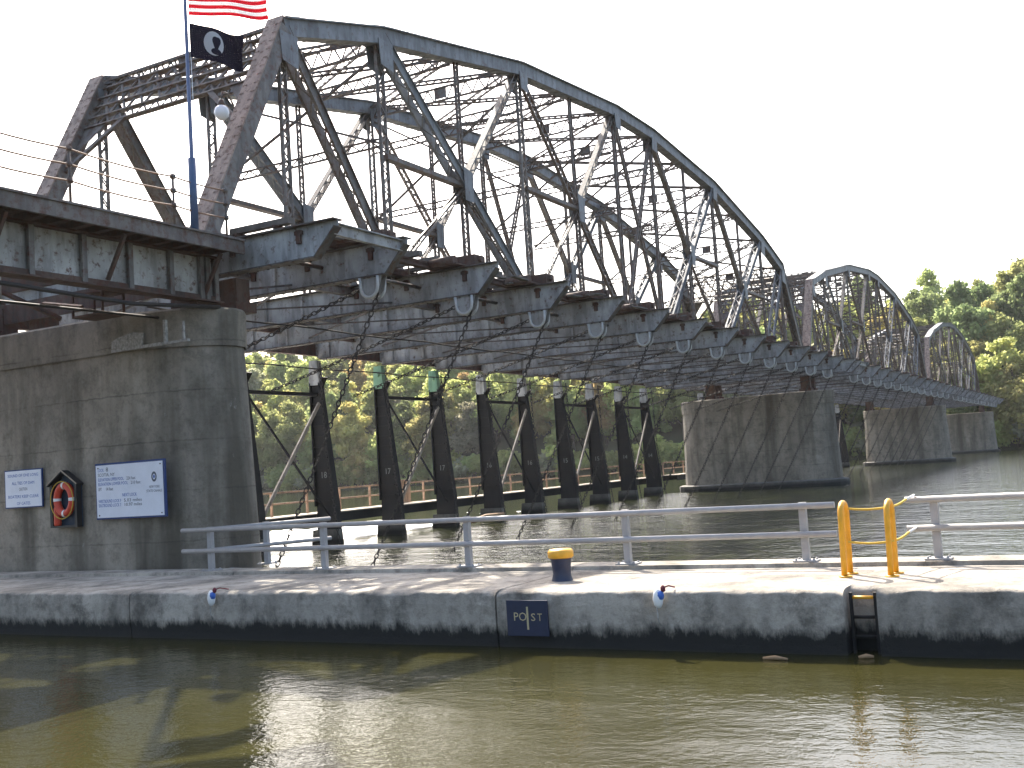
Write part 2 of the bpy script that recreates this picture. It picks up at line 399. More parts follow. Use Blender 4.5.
TGRP = ['yellow green hillside trees', 'mid green hillside trees', 'dark evergreens on the hillside', 'golden hillside trees',
        'gray green hillside trees', 'tall yellow green hillside trees', 'dark rounded hillside trees', 'tall narrow green hillside trees']
SLAB = ['yellow green shrub among the trunks on the far slope', 'green shrub among the trunks on the far slope', 'gray green shrub among the trunks on the far slope']
used = set(); BLAB = ['yellow green shrub at the foot of the far wooded bank', 'green shrub at the foot of the far wooded bank', 'gray green shrub at the foot of the far wooded bank']
def place(protos, i, x, y, s, label, cat, group, zs=1):
    key = (id(protos), i)
    o = protos[i] if key not in used else copy_tree(protos[i])
    used.add(key)
    o.location = (x, y, hill_z(x, y) - .3); o.rotation_euler = (0, 0, random.uniform(0, 6.28)); o.scale = (s, s, s*zs)
    if 'group' in o: del o['group']
    tag(o, label, cat, group); return o
# named trees at the right-hand end of the bridge
SPEC = [(222, 17, 0, 1.5, .9, 'big light yellow green tree at the right edge over the far end of the bridge', 'bright'),
        (233, 23, 6, 1.3, 1.0, 'dark rounded tree just behind the light tree at the far bridge end', 'dark'),
        (250, 15, 1, 1.5, 1.0, 'tallest green tree crowning the skyline at the right edge', 'sky'),
        (246, 36, 3, 1.1, .9, 'golden tree on the skyline above the last truss of the bridge', 'gold'),
        (220, 9, 5, 1.35, .9, 'tall yellow green tree by the water at the right edge of the picture', 'edge')]
for x, y, i, s, zs, lab, _ in SPEC: place(PROTO, i, x, y, s, lab, 'tree', None, zs)
random.seed(5)
WT = [0,0,0,0,1,1,1,5,5,7,7,3,4,4,6,2]
y = -34.0
row = 0
for x0, step, ya, yb in ((221, 6.0, -30, 258), (229, 6.6, -30, 262), (239, 7.2, -30, 270), (250, 8.0, -30, 280), (263, 9, -30, 290), (278, 10, -30, 300)):
    y = ya
    while y < yb:
        x = x0 + random.uniform(-3, 3); st = step*(.72 if y < 40 else 1); yy = y + random.uniform(-2, 2)
        if not any(math.hypot(x-q[0], yy-q[1]) < 3.5 for q in SPEC):
            i = random.choice(WT)
            if row > 2 and random.random() < .35: i = random.choice([1, 2, 6, 3])
            if 35 < yy < 75 and row > 1 and random.random() < .5: i = random.choice([3, 0])
            if yy < 30 and row > 0 and random.random() < .6: i = random.choice([6, 1, 3, 0])
            place(PROTO, i, x, yy, random.uniform(1.05, 1.5)*(.9 if yy < 45 else 1.03), TLAB[i], 'tree', TGRP[i], random.uniform(.85, 1.2))
        y += st
    row += 1
for x0 in (222, 236, 252, 270):
    y = 264
    while y < 470:
        i = random.choice(WT); place(PROTO, i, x0 + random.uniform(-4, 4), y, random.uniform(1.25, 1.6), TLAB[i], 'tree', TGRP[i], random.uniform(.85, 1.1)); y += random.uniform(9, 12)
y = -30
while y < 250:
    i = random.choice([0, 0, 1, 1, 2]); place(BUSH, i, 215.6 + 2.5*math.sin(y*.05) + 1.5*math.sin(y*.13+1) + random.uniform(0, 1.6), y, random.uniform(1.1, 1.8), BLAB[i], 'shrub', BLAB[i].replace(' shrub', ' shrubs'))
    if random.random() < .8:
        i = random.choice([0, 1, 1, 2]); place(BUSH, i, 221 + random.uniform(0, 9), y + random.uniform(-1, 1), random.uniform(1.1, 1.7), SLAB[i], 'shrub', SLAB[i].replace(' shrub', ' shrubs'))
    y += random.uniform(2.6, 3.8)

# ------------------------------------------------------------------ piers
def make_pier(x0, top, plinth, label, y0=18.2, y1=30.2, th=3.0):
    xc = x0 + th/2
    root = empty('concrete_pier', (xc, (y0+y1)/2, WATER-.5), label, 'pier')
    def ring(hw, ya, yb, z):
        pts = []; nose = 3.0
        for k in range(13):
            t = math.pi*k/12
            pts.append((xc + hw*math.cos(t)*1.0, yb-nose + nose*math.sin(t), z))
        for k in range(13):
            t = math.pi + math.pi*k/12
            pts.append((xc + hw*math.cos(t), ya+nose + nose*math.sin(t), z))
        return pts
    def stack(secs, name, mat):
        m = MB(); rings = [ring(*s) for s in secs]; n = len(rings[0])
        for r_ in rings: m.v += r_
        for i in range(len(rings)-1):
            for k in range(n):
                k2 = (k+1) % n; m.f.append((i*n+k, i*n+k2, (i+1)*n+k2, (i+1)*n+k)); m.m.append(0); m.sm.append(False)
        m.f.append(tuple((len(rings)-1)*n+k for k in range(n))); m.m.append(0); m.sm.append(False)
        return m.build(name, mat, root)
    h = th/2
    stack([(h+.04, y0-.42, y1+.3, WATER-3), (h+.02, y0, y1, top-.98)], 'shaft', M['pier'])
    stack([(h+.06, y0-.06, y1+.06, top-.975), (h+.08, y0-.08, y1+.08, top-.06), (h+.02, y0-.02, y1+.02, top)], 'cap', M['pier'])
    if plinth: stack([(h+.75, y0-.7, y1+.7, WATER-2), (h+.72, y0-.68, y1+.68, WATER+.42), (h+.45, y0-.45, y1+.45, WATER+.50)], 'plinth', M['plinth'])
    for yy in (20, 27.5):
        for xx in (xc-.65, xc+.75):
            m = MB(); m.box(xx-.38, xx+.38, yy-.45, yy+.45, top+.001, top+.25); m.box(xx-.25, xx+.25, yy-.35, yy+.35, top+.25, 5.40); m.build('bearing', M['rusty'], root)
    return root
PX = [19.3, 82.3, 146.2, 209.5]
make_pier(PX[0], 4.5, False, 'tall near concrete pier carrying the notice boards and lifebuoy', 19.3)
make_pier(PX[1], 4.25, True, 'concrete pier standing in the river under the meeting of the first two trusses')
make_pier(PX[2], 4.25, True, 'third concrete pier from the lock, with a rust streaked downstream edge', y1=28.3)
make_pier(PX[3], 4.25, True, 'farthest concrete pier standing before the wooded bank', y1=28.3)

# ------------------------------------------------------------------ truss span
YN, YF = 20.0, 27.5
U0, P = 19.05, 4.93
def U(k):
    if k == 0: return 20.45
    if k == 13: return 82.75
    return U0 + P*k
TOP = {1: 13.378, 2: 14.729, 4: 16.525, 6: 17.338, 7: 17.338, 9: 16.525, 11: 14.729, 12: 13.378}
for k in (3, 5, 8, 10): TOP[k] = (TOP[k-1]+TOP[k+1])/2
ZL = 6.35
def TN(k, y, dz=0): return V((U(k), y, (TOP[k]-.3 if 0 < k < 13 else ZL)+dz))
def LN(k, y, dz=0): return V((U(k), y, ZL+dz))
span = empty('truss_span', (50, 23.5, 6), 'largest nearest arched steel truss span, its end post by the flagpole', 'truss bridge', 'arched truss spans of the bridge')
chordk = [1, 2, 4, 6, 7, 9, 11, 12]
for y in (YN, YF):
    s_out = -1
    # top chord: boxed section with an overhanging cover plate
    m = MB(); c = MB()
    for a, b in zip(chordk[:-1], chordk[1:]):
        p, q_ = TN(a, y), TN(b, y); d = (q_-p).normalized()*.02
        m.bar(p-d, q_+d, .48, .50); c.bar(p-d, q_+d, .70, .045, off=(0, -.275 if True else 0))
    ch = m.build('top_chord', M['chord'], span)
    c2 = MB()
    for a, b in zip(chordk[:-1], chordk[1:]):
        p, q_ = TN(a, y, .275), TN(b, y, .275); d = (q_-p).normalized()*.02
        c2.bar(p-d, q_+d, .70, .045)
        n = 2 if b-a == 1 else 3
        for e in (.06, .94):
            pp = p.lerp(q_, e); dd = (q_-p).normalized()*.35
            c2.bar(pp-dd, pp+dd, .60, .03, off=(0, -.04 if False else .036))
        lo, hi = TN(a, y, -.262), TN(b, y, -.262)
        nn = int((hi-lo).length/.45)
        for i in range(nn):
            sgn = .24 if i % 2 else -.24
            c2.bar(lo.lerp(hi, i/nn)+V((0, sgn, 0)), lo.lerp(hi, (i+1)/nn)-V((0, sgn, 0)), .07, .015, (1, 0, .2))
    c2.build('cover_plate', M['chord'], ch)
    # end posts
    for k0, k1 in ((0, 1), (13, 12)):
        p, q_ = LN(k0, y, -.15), TN(k1, y, .0); d = (q_-p).normalized()
        m = MB()
        for sy in (-.22, .22): m.bar(p, q_, .05, .50, off=(sy, 0))
        up = d.cross(V((0,1,0))); up = up if up.z > 0 else -up
        for sy in (-.24, .24):
            for e in (-.24, .24): m.bar(p+up*e, q_+up*e, .10, .02, off=(sy*.82, 0))
        nn = 15
        for i in range(nn):
            sgn = .2 if i % 2 else -.2
            m.bar(p.lerp(q_, i/nn)-up*.27+V((0, sgn, 0)), p.lerp(q_, (i+1)/nn)-up*.27-V((0, sgn, 0)), .07, .015, up.cross(d))
        ep = m.build('end_post', M['steel'], span)
        c = MB(); c.bar(p+up*.275, q_+up*.275+d*.18, .60, .04)
        for i in range(24):                                    # rivet rows
            pp = p.lerp(q_, (i+.5)/24)+up*.305
            for sy in (-.25, -.16, .16, .25): c.bar(pp+V((0, sy, 0))-d*.02, pp+V((0, sy, 0))+d*.02, .04, .025)
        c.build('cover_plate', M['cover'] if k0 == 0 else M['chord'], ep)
    # bottom chord
    m = MB()
    for k in range(13):
        for sy in (-.2, .2): m.bar(LN(k, y)+V((0, sy, 0)), LN(k+1, y)+V((0, sy, 0)), .05, .42)
        n = 10
        for i in range(n):
            sgn = .18 if i % 2 else -.18
            m.bar(LN(k, y, .2).lerp(LN(k+1, y, .2), i/n)+V((0, sgn, 0)), LN(k, y, .2).lerp(LN(k+1, y, .2), (i+1)/n)-V((0, sgn, 0)), .06, .014, (0,1,0))
    m.build('bottom_chord', M['steel'], span)
    mid = {}
    # diagonals that carry the sub-verticals
    for a, b, k in ((2, 4, 3), (4, 6, 5), (9, 7, 8), (11, 9, 10)): mid[k] = TN(a, y).lerp(LN(b, y), .5)
    def flat_diag(p, q_, w=.30):
        m = MB()
        for sy in (-.17, .17):
            m.bar(p, q_, .03, w, off=(sy, 0))
            for e in (-1, 1): m.bar(p, q_, .09, .025, off=(sy*1.2, e*w/2))
        nn = int((q_-p).length/.5)
        dd = (q_-p).normalized(); cr = dd.cross(V((0,1,0))).normalized()
        for i in range(nn):
            sgn = .15 if i % 2 else -.15
            for e in (-w/2, w/2):
                m.bar(p.lerp(q_, i/nn)+cr*e+V((0, sgn, 0)), p.lerp(q_, (i+1)/nn)+cr*e-V((0, sgn, 0)), .05, .014, (0,1,0))
        return m
    flat_diag(TN(1, y), LN(2, y), .34).build('diagonal', M['steel'], span)
    flat_diag(TN(2, y), LN(4, y), .38).build('diagonal', M['chord'], span)
    flat_diag(TN(9, y), LN(7, y), .26).build('diagonal', M['chord'], span)
    flat_diag(TN(11, y), LN(9, y), .30).build('diagonal', M['chord'], span)
    flat_diag(TN(12, y), LN(11, y), .32).build('diagonal', M['chord'], span)
    m = MB(); m.laced(TN(4, y), LN(6, y), .36, (1,0,1), pitch=.36, planes=2, gap=.10, t=.05, lb=.06); m.build('diagonal', M['lace'], span)
    for a, b in ((6, 7), (7, 6)):
        m = MB(); m.laced(TN(a, y), LN(b, y), .26, (1,0,0), pitch=.34, planes=2, gap=.08, lb=.05); m.build('diagonal', M['lace'], span)
    # upper sub-struts from mid nodes up to the main panel points
    for k, b in ((3, 4), (5, 6), (8, 7), (10, 9)):
        m = MB(); m.laced(mid[k], TN(b, y), .24, (1,0,0), pitch=.36, planes=2, gap=.22, lb=.05); m.build('sub_strut', M['steel'], span)
    for k, b in ((3, 2), (5, 4), (8, 9), (10, 11)):                 # horizontal struts from the mid node to the post
        m = MB(); z = mid[k].z; m.bar(mid[k], (U(b), y, z), .30, .16); m.build('mid_strut', M['lace'], span)
    # thin counters and eyebars
    for a, b in ((4, 2), (6, 4), (7, 9), (9, 11)):
        for sy in (-.1, .1):
            m = MB(); m.bar(mid[{(4,2):3,(6,4):5,(7,9):8,(9,11):10}[(a,b)]]+V((0, sy, 0)), LN(b, y)+V((0, sy, 0)), .03, .07); m.build('counter_rod', M['lace'], span)
    for a, b in ((3, 2), (5, 6), (8, 7), (10, 11), (3, 4), (5, 4), (8, 9), (10, 9)):
        m = MB(); m.laced(LN(b, y, .2), mid[a]-V((0, 0, .2)), .16, (1,0,0), t=.035, bw=.06, pitch=.3, lb=.035); m.build('sub_diagonal', M['lace'], span)
    # verticals
    for k in range(1, 13):
        if k in (3, 5, 8, 10):
            m = MB(); m.laced(TN(k, y, -.2), mid[k], .22, (1,0,0), pitch=.30, planes=2, gap=.06, lb=.045, t=.04); m.build('sub_vertical', M['lace'], span)
            m = MB(); m.laced(mid[k], LN(k, y), .34, (1,0,0), pitch=.34, planes=2, gap=.08, lb=.055, t=.05); m.build('hanger', M['lace'], span)
        else:
            wd = .33 if k in (2, 4, 9, 11) else .27
            m = MB(); m.laced(TN(k, y, -.2), LN(k, y), wd, (1,0,0), pitch=.34, planes=2, gap=.08, lb=.05, t=.05); m.build('vertical', M['steel'] if k < 5 else M['lace'], span)
    # gusset plates
    for sy in (-.262, .262):
        for k in (1, 2, 4, 6, 7, 9, 11, 12):
            p = TN(k, y); w1 = .46 if k in (1, 2, 11, 12) else .40; hh = 1.15 if k in (1, 2, 12, 11) else .95
            sgn = 1 if k < 7 else -1
            m = MB(); m.plate([p+V((-w1*.75*1, sy, -.18)), p+V((w1*1.0, sy, -.18-.0)), p+V((w1*(.95 if sgn > 0 else .7), sy, -hh)), p+V((-w1*(.55 if sgn > 0 else .95), sy, -hh*.9))], (0, .022, 0)); m.build('gusset_plate', M['chord'], span)
        for k in mid:
            p = mid[k]; m = MB(); m.plate([p+V((-.28, sy*.98, -.62)), p+V((.30, sy*.98, -.62)), p+V((.36, sy*.98, .5)), p+V((-.30, sy*.98, .62))], (0, .022, 0)); m.build('gusset_plate', M['chord'], span)
        for k in range(1, 13):
            p = LN(k, y); m = MB(); m.plate([p+V((-.45, sy, -.22)), p+V((.45, sy, -.22)), p+V((.28, sy, .75)), p+V((-.28, sy, .75))], (0, .022, 0)); m.build('foot_plate', M['steel'], span)

# top lateral struts, one lattice beam between the trusses at every panel point
for k in range(1, 13):
    m = MB(); dz = -.05
    dep = .56 if k in chordk else .40
    m.laced(TN(k, YN+.25, -dep/2+.12), TN(k, YF-.25, -dep/2+.12), dep, (0,0,1), t=.06, bw=.13, pitch=.31, lb=.065)
    if k in chordk:
        m.bar(TN(k, 23.45, -.12), TN(k, 24.05, -.12), .03, .46, (1,0,0))
    m.build('top_strut', M['lace'], span)
for a in range(1, 12):
    b = a+1
    for s_ in (0, 1):
        m = MB(); ya, yb = (YN, YF) if s_ else (YF, YN)
        sg = 1 if ya < yb else -1
        m.laced(TN(a, ya+.25*sg, -.02), TN(b, yb-.25*sg, -.02), .34, (1,0,0), t=.06, bw=.08, pitch=.30, lb=.06)
        m.build('lateral_brace', M['lace'], span)
    
# portals at both ends: lattice panel in the plane of the end posts, with knee braces
for k0, k1 in ((0, 1), (13, 12)):
    m = MB(); A = V((U(k0), 0, ZL)); B = V((U(k1), 0, TOP[k1]-.3)); d = (B-A).normalized()
    def pp(t, y): v = B - d*t; return V((v.x, y, v.z))
    for t in (0, .85, 1.7): m.laced(pp(t, YN+.2), pp(t, YF-.2), .40, d, t=.06, bw=.14, pitch=.27, lb=.07)
    n = 9
    for i in range(n):
        ya, yb = YN+.3+(YF-YN-.6)*i/n, YN+.3+(YF-YN-.6)*(i+1)/n
        m.bar(pp(.17, ya), pp(1.53, yb), .08, .05, d); m.bar(pp(1.53, ya), pp(.17, yb), .08, .05, d)
    for y, sg in ((YN, 1), (YF, -1)):
        m.bar(pp(3.6, y+.2*sg), pp(1.85, y+2.0*sg), .16, .10, d)
        m.plate([pp(1.8, y+.2*sg), pp(3.1, y+.2*sg), pp(1.8, y+1.3*sg)], d.cross(V((0,1,0)))*.03)
    m.build('portal', M['portal'] if k0 == 0 else M['steel'], span)
# sway frames between the verticals
for k in (2, 4, 6, 7, 9, 11):
    m = MB(); zt = TOP[k]-.9; zb = max(10.9, TOP[k]-5.2); x = U(k)
    m.laced((x, YN+.2, zb), (x, YF-.2, zb), .26, (0,0,1), t=.05, bw=.10, pitch=.36, lb=.05)
    m.bar((x, YN+.2, zb), (x, YF-.2, zt), .08, .08, (1,0,0)); m.bar((x, YF-.2, zb), (x, YN+.2, zt), .08, .08, (1,0,0), off=(.09, 0))
    if TOP[k] > 15:
        m.laced((x, YN+.2, TOP[k]-2.2), (x, YF-.2, TOP[k]-2.2), .3, (0,0,1), t=.05, bw=.10, pitch=.32, lb=.055)
    m.build('sway_frame', M['lace'], span)

# floor beams cantilevered out on both sides, with hooks under the upstream brackets
YTIP, YEND = 16.0, 31.9
ZB1 = 6.28
fb_x = [21.0] + [U(k) for k in range(1, 13)] + [82.1]
for k, x in enumerate(fb_x):
    ZB0 = 5.46 if k == 0 else 5.42
    m = MB()
    prof = [(x, YTIP, ZB1), (x, YTIP, ZB1-.14), (x, YTIP+.70, ZB0), (x, YEND-.9, ZB0), (x, YEND, ZB0+.55), (x, YEND, ZB1)]
    m.plate(prof, (.03, 0, 0))
    for yy in (17.5, 18.9, 20.6, 22.1, 23.7, 25.3, 26.9, 28.6, 30.4):
        for sx in ((-1, 1) if yy > 20 else (1,)): m.bar((x+sx*.09, yy, ZB0+.03), (x+sx*.09, yy, ZB1-.03), .09, .02, (0,1,0))
    fb = m.build('floor_beam', M['beam'], span)
    for yy in (17.2, 19.4, 21.4):
        l_ = MB(); l_.box(x-.09, x-.018, yy-.07, yy+.07, ZB1-.42, ZB1-.08); l_.box(x-.09, x-.018, yy-.12, yy+.12, ZB1-.20, ZB1-.10); l_.build('lug', M['rusty'], fb)
    c = MB()
    c.box(x-.19, x+.19, YTIP+.0, YEND, ZB1+.001, ZB1+.035)
    c.bar((x, YTIP+.02, ZB1-.16), (x, YTIP+.70, ZB0-.02), .30, .025, (1,0,0)); c.box(x-.19, x+.19, YTIP+.71, YEND-.9, ZB0-.035, ZB0-.001)
    for sx in (-1, 1):
        for i in range(40):
            yy = YTIP+1.0+i*.345; c.box(x+sx*.15-.02, x+sx*.15+.02, yy, yy+.05, ZB0-.06, ZB0-.036)
    c.build('flange', M['flange'], fb)
    if 0 < k < 13:
        h = MB()
        for sx in (-.12, .12):
            h.plate([(x+sx, 16.82, ZB0-.03), (x+sx, 17.62, ZB0-.03), (x+sx, 17.50, ZB0-.42), (x+sx, 17.34, ZB0-.54), (x+sx, 17.10, ZB0-.54), (x+sx, 16.94, ZB0-.42)], (.025, 0, 0))
        hk = h.build('hook_bracket', M['beam'], span)
        r_ = MB()
        for sx in (-.165, .165):
            pts = [(x+sx, 17.22+.28*math.cos(t), ZB0-.32+.28*math.sin(t)) for t in [math.pi*(1.0+i/12) for i in range(13)]]
            pts = [(x+sx, 16.92, ZB0-.04)] + pts + [(x+sx, 17.52, ZB0-.04)]
            r_.tube(pts, .045, 7)
        r_.build('ring', M['ring'], hk)
m = MB(); m.box(21.03, 23.95, 16.20, 16.24, 5.98, 6.22); m.box(21.03, 23.95, 16.10, 16.36, 6.22, 6.25); m.box(21.03, 23.95, 16.15, 16.3, 5.95, 5.98)
m.build('fascia', M['beam'], span)
# stringers and winch tracks along the bridge
for yy, z0, z1, wd, mt in ((21.6, 6.0, 6.25, .2, 'steel'), (25.9, 6.0, 6.25, .2, 'steel'), (29.0, 6.0, 6.25, .2, 'rusty'), (31.2, 5.6, 6.2, .25, 'rusty')):
    m = MB(); xa, xb = 21.05, 82.05
    m.box(xa, xb, yy-.02, yy+.02, z0, z1); m.box(xa, xb, yy-wd/2, yy+wd/2, z0-.03, z0); m.box(xa, xb, yy-wd/2, yy+wd/2, z1, z1+.03)
    m.build('stringer', M[mt], span)
for yy in (18.3, 19.6):
    m = MB(); m.box(21.3, 82.6, yy-.12, yy+.12, 6.36, 6.40); m.box(21.3, 82.6, yy-.02, yy+.02, 6.40, 6.52); m.box(21.3, 82.6, yy-.05, yy+.05, 6.52, 6.58)
    m.build('winch_track', M['rusty'], span)
rr = random.Random(3)                                              # broken planks and ties on the brackets
for i in range(60):
    m = MB(); x = 21.2 + 60*rr.random(); y = rr.choice([16.9, 17.2, 17.7, 18.0, 18.6])
    m.bar((x, y, 6.40+rr.random()*.02), (x+rr.uniform(.3, 1.6), y+rr.uniform(-.12, .12), 6.40+rr.random()*.10), rr.uniform(.12, .28), .05)
    m.build('plank', M['deck'], span)
for i in range(61):
    m = MB(); x = 21.4 + i*1.0; m.box(x, x+.22, 17.9, 19.9, 6.585, 6.70+rr.random()*.05); m.build('tie', M['deck'], span)
for k in range(13):                                                 # drive shafts and gear boxes between the brackets
    xa, xb = fb_x[k]+.02, fb_x[k+1]-.02
    m = MB(); m.tube([(xa, 17.6, 5.95), (xa+1.3, 17.6, 5.95)], .09, 8); m.build('drive_shaft', M['beam'], span)
    m = MB(); m.tube([(xa, 18.9, 5.9), (xb, 18.9, 5.9)], .06, 6); m.build('line_shaft', M['lace'], span)
for k in range(1, 13):
    m = MB(); x = fb_x[k]; m.box(x-.5, x+.95, 17.2, 18.1, 6.356, 6.40); m.box(x+.3, x+.95, 17.0, 17.7, 6.37, 6.75); m.tube([(x+.6, 16.9, 6.62), (x+.6, 18.5, 6.62)], .12, 8); m.box(x+.45, x+.8, 18.0, 18.4, 6.37, 6.85)
    m.tube([(x-.4, 17.3, 6.5), (x-.4, 18.2, 6.5)], .16, 8)
    m.build('gear_box', M['rusty'], span)
for k in range(13):                                                 # bottom laterals and conduits under the floor
    xa, xb = fb_x[k]+.02, fb_x[k+1]-.02
    m = MB(); m.bar((xa, YN, 5.62), (xb, YF, 5.62), .06, .06, (0,1,0)); m.bar((xa, YF, 5.56), (xb, YN, 5.56), .06, .05, (0,1,0)); m.build('bottom_brace', M['flange'], span)
for yy, zz in ((22.6, 4.98), (30.3, 4.9)):
    m = MB(); m.tube([(21 + 61*i/40, yy, zz - .06*abs(math.sin(i*.7))) for i in range(41)], .03, 5); m.build('conduit', M['chain'], span)

PITCH = 63.3
LAB = ['second arched steel truss span, standing between the second and third piers', 'third and farthest arched truss span before the trees']
for n, lab in ((1, LAB[0]), (2, LAB[1])):
    c = copy_tree(span); c.location.x += PITCH*n; c['label'] = lab

# handrail cables strung along the upstream side of the trusses
def cable_rail(name, pts_x, y, zdeck, zs, posts, label):
    root = empty(name, (pts_x[0], y, zdeck), label, 'railing')
    for z in zs:
        m = MB(); P_ = []
        for a, b in zip(posts[:-1], posts[1:]):
            for i in range(6): t = i/6; P_.append((a+(b-a)*t, y, z-.10*(1-(2*t-1)**2)*(b-a)/5))
        P_.append((posts[-1], y, z)); m.tube(P_, .022, 5); m.build('cable', M['cable'], root)
    for x in posts:
        m = MB(); m.tube([(x, y, zdeck), (x, y, zs[0]+.06)], .035, 6)
        for z in zs: m.lathe((x, y, z-.05), [(.0, 0), (.07, .0), (.07, .10), (.0, .10)], 6)
        m.build('post', M['lace'], root)
    return root
cable_rail('cable_railing', [21], 19.3, 6.3, (7.1, 6.75), [U(k) for k in range(1, 13)], 'sagging rusty cable railing along the upstream edge of the nearest truss span')

# ------------------------------------------------------------------ approach span over the lock (left)
ap = empty('approach_span', (10, 24, 5), 'grey plate girder approach span with rust streaks, left of the flagpole', 'bridge')
AX0, AX1 = -6, 20.7
for yg in (19.6, 27.9):
    m = MB(); m.box(AX0, AX1-.15, yg-.015, yg+.015, 4.66, 5.74)
    g = m.build('girder', M['girder'], ap)
    c = MB(); c.box(AX0, AX1-.15, yg-.22, yg+.22, 4.615, 4.655); c.box(AX0, AX1-.15, yg-.22, yg+.22, 5.745, 5.785)
    c.box(AX0, AX1-.15, yg-.11, yg-.02, 4.66, 4.78); c.build('flange', M['rusty'], g)
    for x in [20.4, 20.1, 19.9, 18.9, 17.65, 16.35, 15.0, 13.7, 12.4, 11.1, 9.8, 8.5, 7.2, 5.9, 4.6, 3.3, 2, .7, -.6, -2]:
        c = MB()
        for sy in (-1, 1): c.bar((x, yg+sy*.10, 4.66), (x, yg+sy*.10, 5.74), .10, .13 if sy < 0 else .03, (0,1,0))
        c.box(x-.03, x+.03, yg-.05, yg+.05, 4.67, 5.73); c.build('stiffener', M['steel'], g)
for i in range(46):
    m = MB(); m.bar((AX0+i*.58, 18.85, 5.88), (AX0+i*.58, 20.9, 5.88), .18, .16, (1,0,0)); m.build('tie', M['rusty'], ap)
m = MB(); m.box(AX0, AX1, 18.75, 18.84, 5.80, 6.12); m.box(AX0, AX1, 18.70, 20.8, 6.122, 6.17); m.build('deck_edge', M['portal'], ap)
for x in range(-4, 21, 3):
    m = MB()
    m.box(x-.05, x+.05, 19.63, 27.87, 4.95, 5.5)
    m.bar((x, 19.5, 4.8), (x, 18.9, 5.75), .08, .08, (1,0,0)); m.build('cross_beam', M['rusty'], ap)
m = MB(); m.tube([(12, 19.2, 4.40), (17.5, 19.3, 4.28), (20.4, 19.4, 4.50)], .05, 6); m.tube([(9, 20.6, 4.2), (20, 20.6, 4.3)], .035, 6)
m.build('conduit', M['chain'], ap)
for x, y in ((15.55, 21.7), (15.85, 21.7)):
    m = MB(); m.tube([(x, y, 5.6), (x, y, 4.55), (x-.4, y, 4.35)], .045, 6); m.build('vent_pipe', M['galv'], ap)
m = MB()
m.box(18.2, 18.9, 21.1, 22.2, 4.35, 4.40); m.box(18.2, 18.9, 21.1, 22.2, 4.90, 4.96)
for x, y in ((18.2, 21.1), (18.2, 22.15), (18.85, 21.1), (18.85, 22.15)): m.box(x, x+.05, y, y+.05, 4.40, 4.90)
m.bar((18.5, 23.6, 4.95), (17.6, 21.1, 4.45), .07, .07); m.bar((16.4, 22.6, 4.95), (17.4, 21.6, 4.2), .09, .09)
m.build('machinery_frame', M['rusty'], ap)
cable_rail('cable_railing', [0], 19.0, 6.17, (7.42, 7.08, 6.72), [-4, -1.2, 1.6, 4.4, 7.2, 10.0, 12.8, 15.65, 18.6, 20.35], 'thin rusty three cable railing along the approach deck in front of the flagpole')

hut = empty('equipment_hut', (84, 25, 6.4), 'small white boxy hut seen through the far end of the nearest truss', 'hut')
m = MB(); m.box(83.2, 84.6, 25.6, 27.0, 6.4, 8.5); m.build('wall', M['white'], hut)
m = MB(); m.box(83.0, 84.8, 25.4, 27.2, 8.502, 8.64); m.build('roof', M['rusty'], hut)
m = MB(); m.box(83.17, 83.198, 26.0, 26.6, 6.42, 8.1); m.build('door', M['lace'], hut)
# small things on and over the near pier
m = MB(); m.plate([(19.22, 22.0, 3.64), (19.22, 20.9, 3.60), (19.22, 20.85, 3.92), (19.22, 21.2, 3.98), (19.22, 21.75, 3.90), (19.22, 21.98, 3.82)], (.03, 0, 0))
m.box(19.2, 19.235, 20.2, 22.0, 3.54, 3.62)
tag(m.build('worn_stencil_patch', M['stain']), 'flaking whitewashed patch with a thin line near the top of the near pier', 'paint patch')
m = MB(); m.box(19.15, 19.235, 19.3, 20.1, 3.54, 3.60); m.box(19.15, 19.235, 20.03, 20.1, 3.60, 4.15); m.box(19.19, 19.235, 19.45, 19.50, 3.6, 4.05)
tag(m.build('angle_bracket', M['stain']), 'pale angle bracket fixed high on the near pier', 'bracket')

# ------------------------------------------------------------------ flagpole, flags and lamp
FPX, FPY = 19.25, 19.0
fp = empty('flagpole', (FPX, FPY, 6.17), 'slim dark blue flagpole standing on the approach deck with two flags', 'flagpole')
m = MB(); m.tube([(FPX, FPY, 6.17), (FPX, FPY, 8.0), (FPX, FPY, 8.01), (FPX, FPY, 13.6)], [.10, .10, .055, .04], 10); m.build('pole', M['pole'], fp)
m = MB(); m.lathe((FPX, FPY, 13.6), [(.0, 0), (.06, .03), (.07, .08), (.05, .13), (0, .15)], 10); m.build('finial', M['gold'], fp)
m = MB(); m.tube([(FPX+.07, FPY-.03, 6.9), (FPX+.09, FPY-.04, 9.5), (FPX+.07, FPY-.03, 13.5)], .008, 4); m.build('halyard', M['white'], fp)
FD = V((.70, -.71, 0)).normalized(); FN = V((.71, .70, 0))
def flag_grid(L, H, z0, nu, nv, droop, amp):
    pts = {}
    for i in range(nu+1):
        for j in range(nv+1):
            u = i/nu; v = j/nv
            wob = amp*u*math.sin(u*8.5 + v*1.3)
            p = V((FPX, FPY, 0)) + FD*(.08 + L*u*(.97-.02*math.sin(v*5))) + FN*wob
            p.z = z0 + H*v - droop*(u**1.2) + .05*u*math.sin(u*7+v*2)
            pts[i, j] = p
    return pts
nu, nv = 38, 26
pts = flag_grid(2.0, 1.18, 11.62, nu, nv, -.02, .16)
uf = MB()
for i in range(nu):
    for j in range(nv):
        mi = 0 if (j//2) % 2 == 0 else 1
        if i < nu*.4 and j >= 12: mi = 2
        uf.add([pts[i,j], pts[i+1,j], pts[i+1,j+1], pts[i,j+1]], [(0,1,2,3)], mi, True)
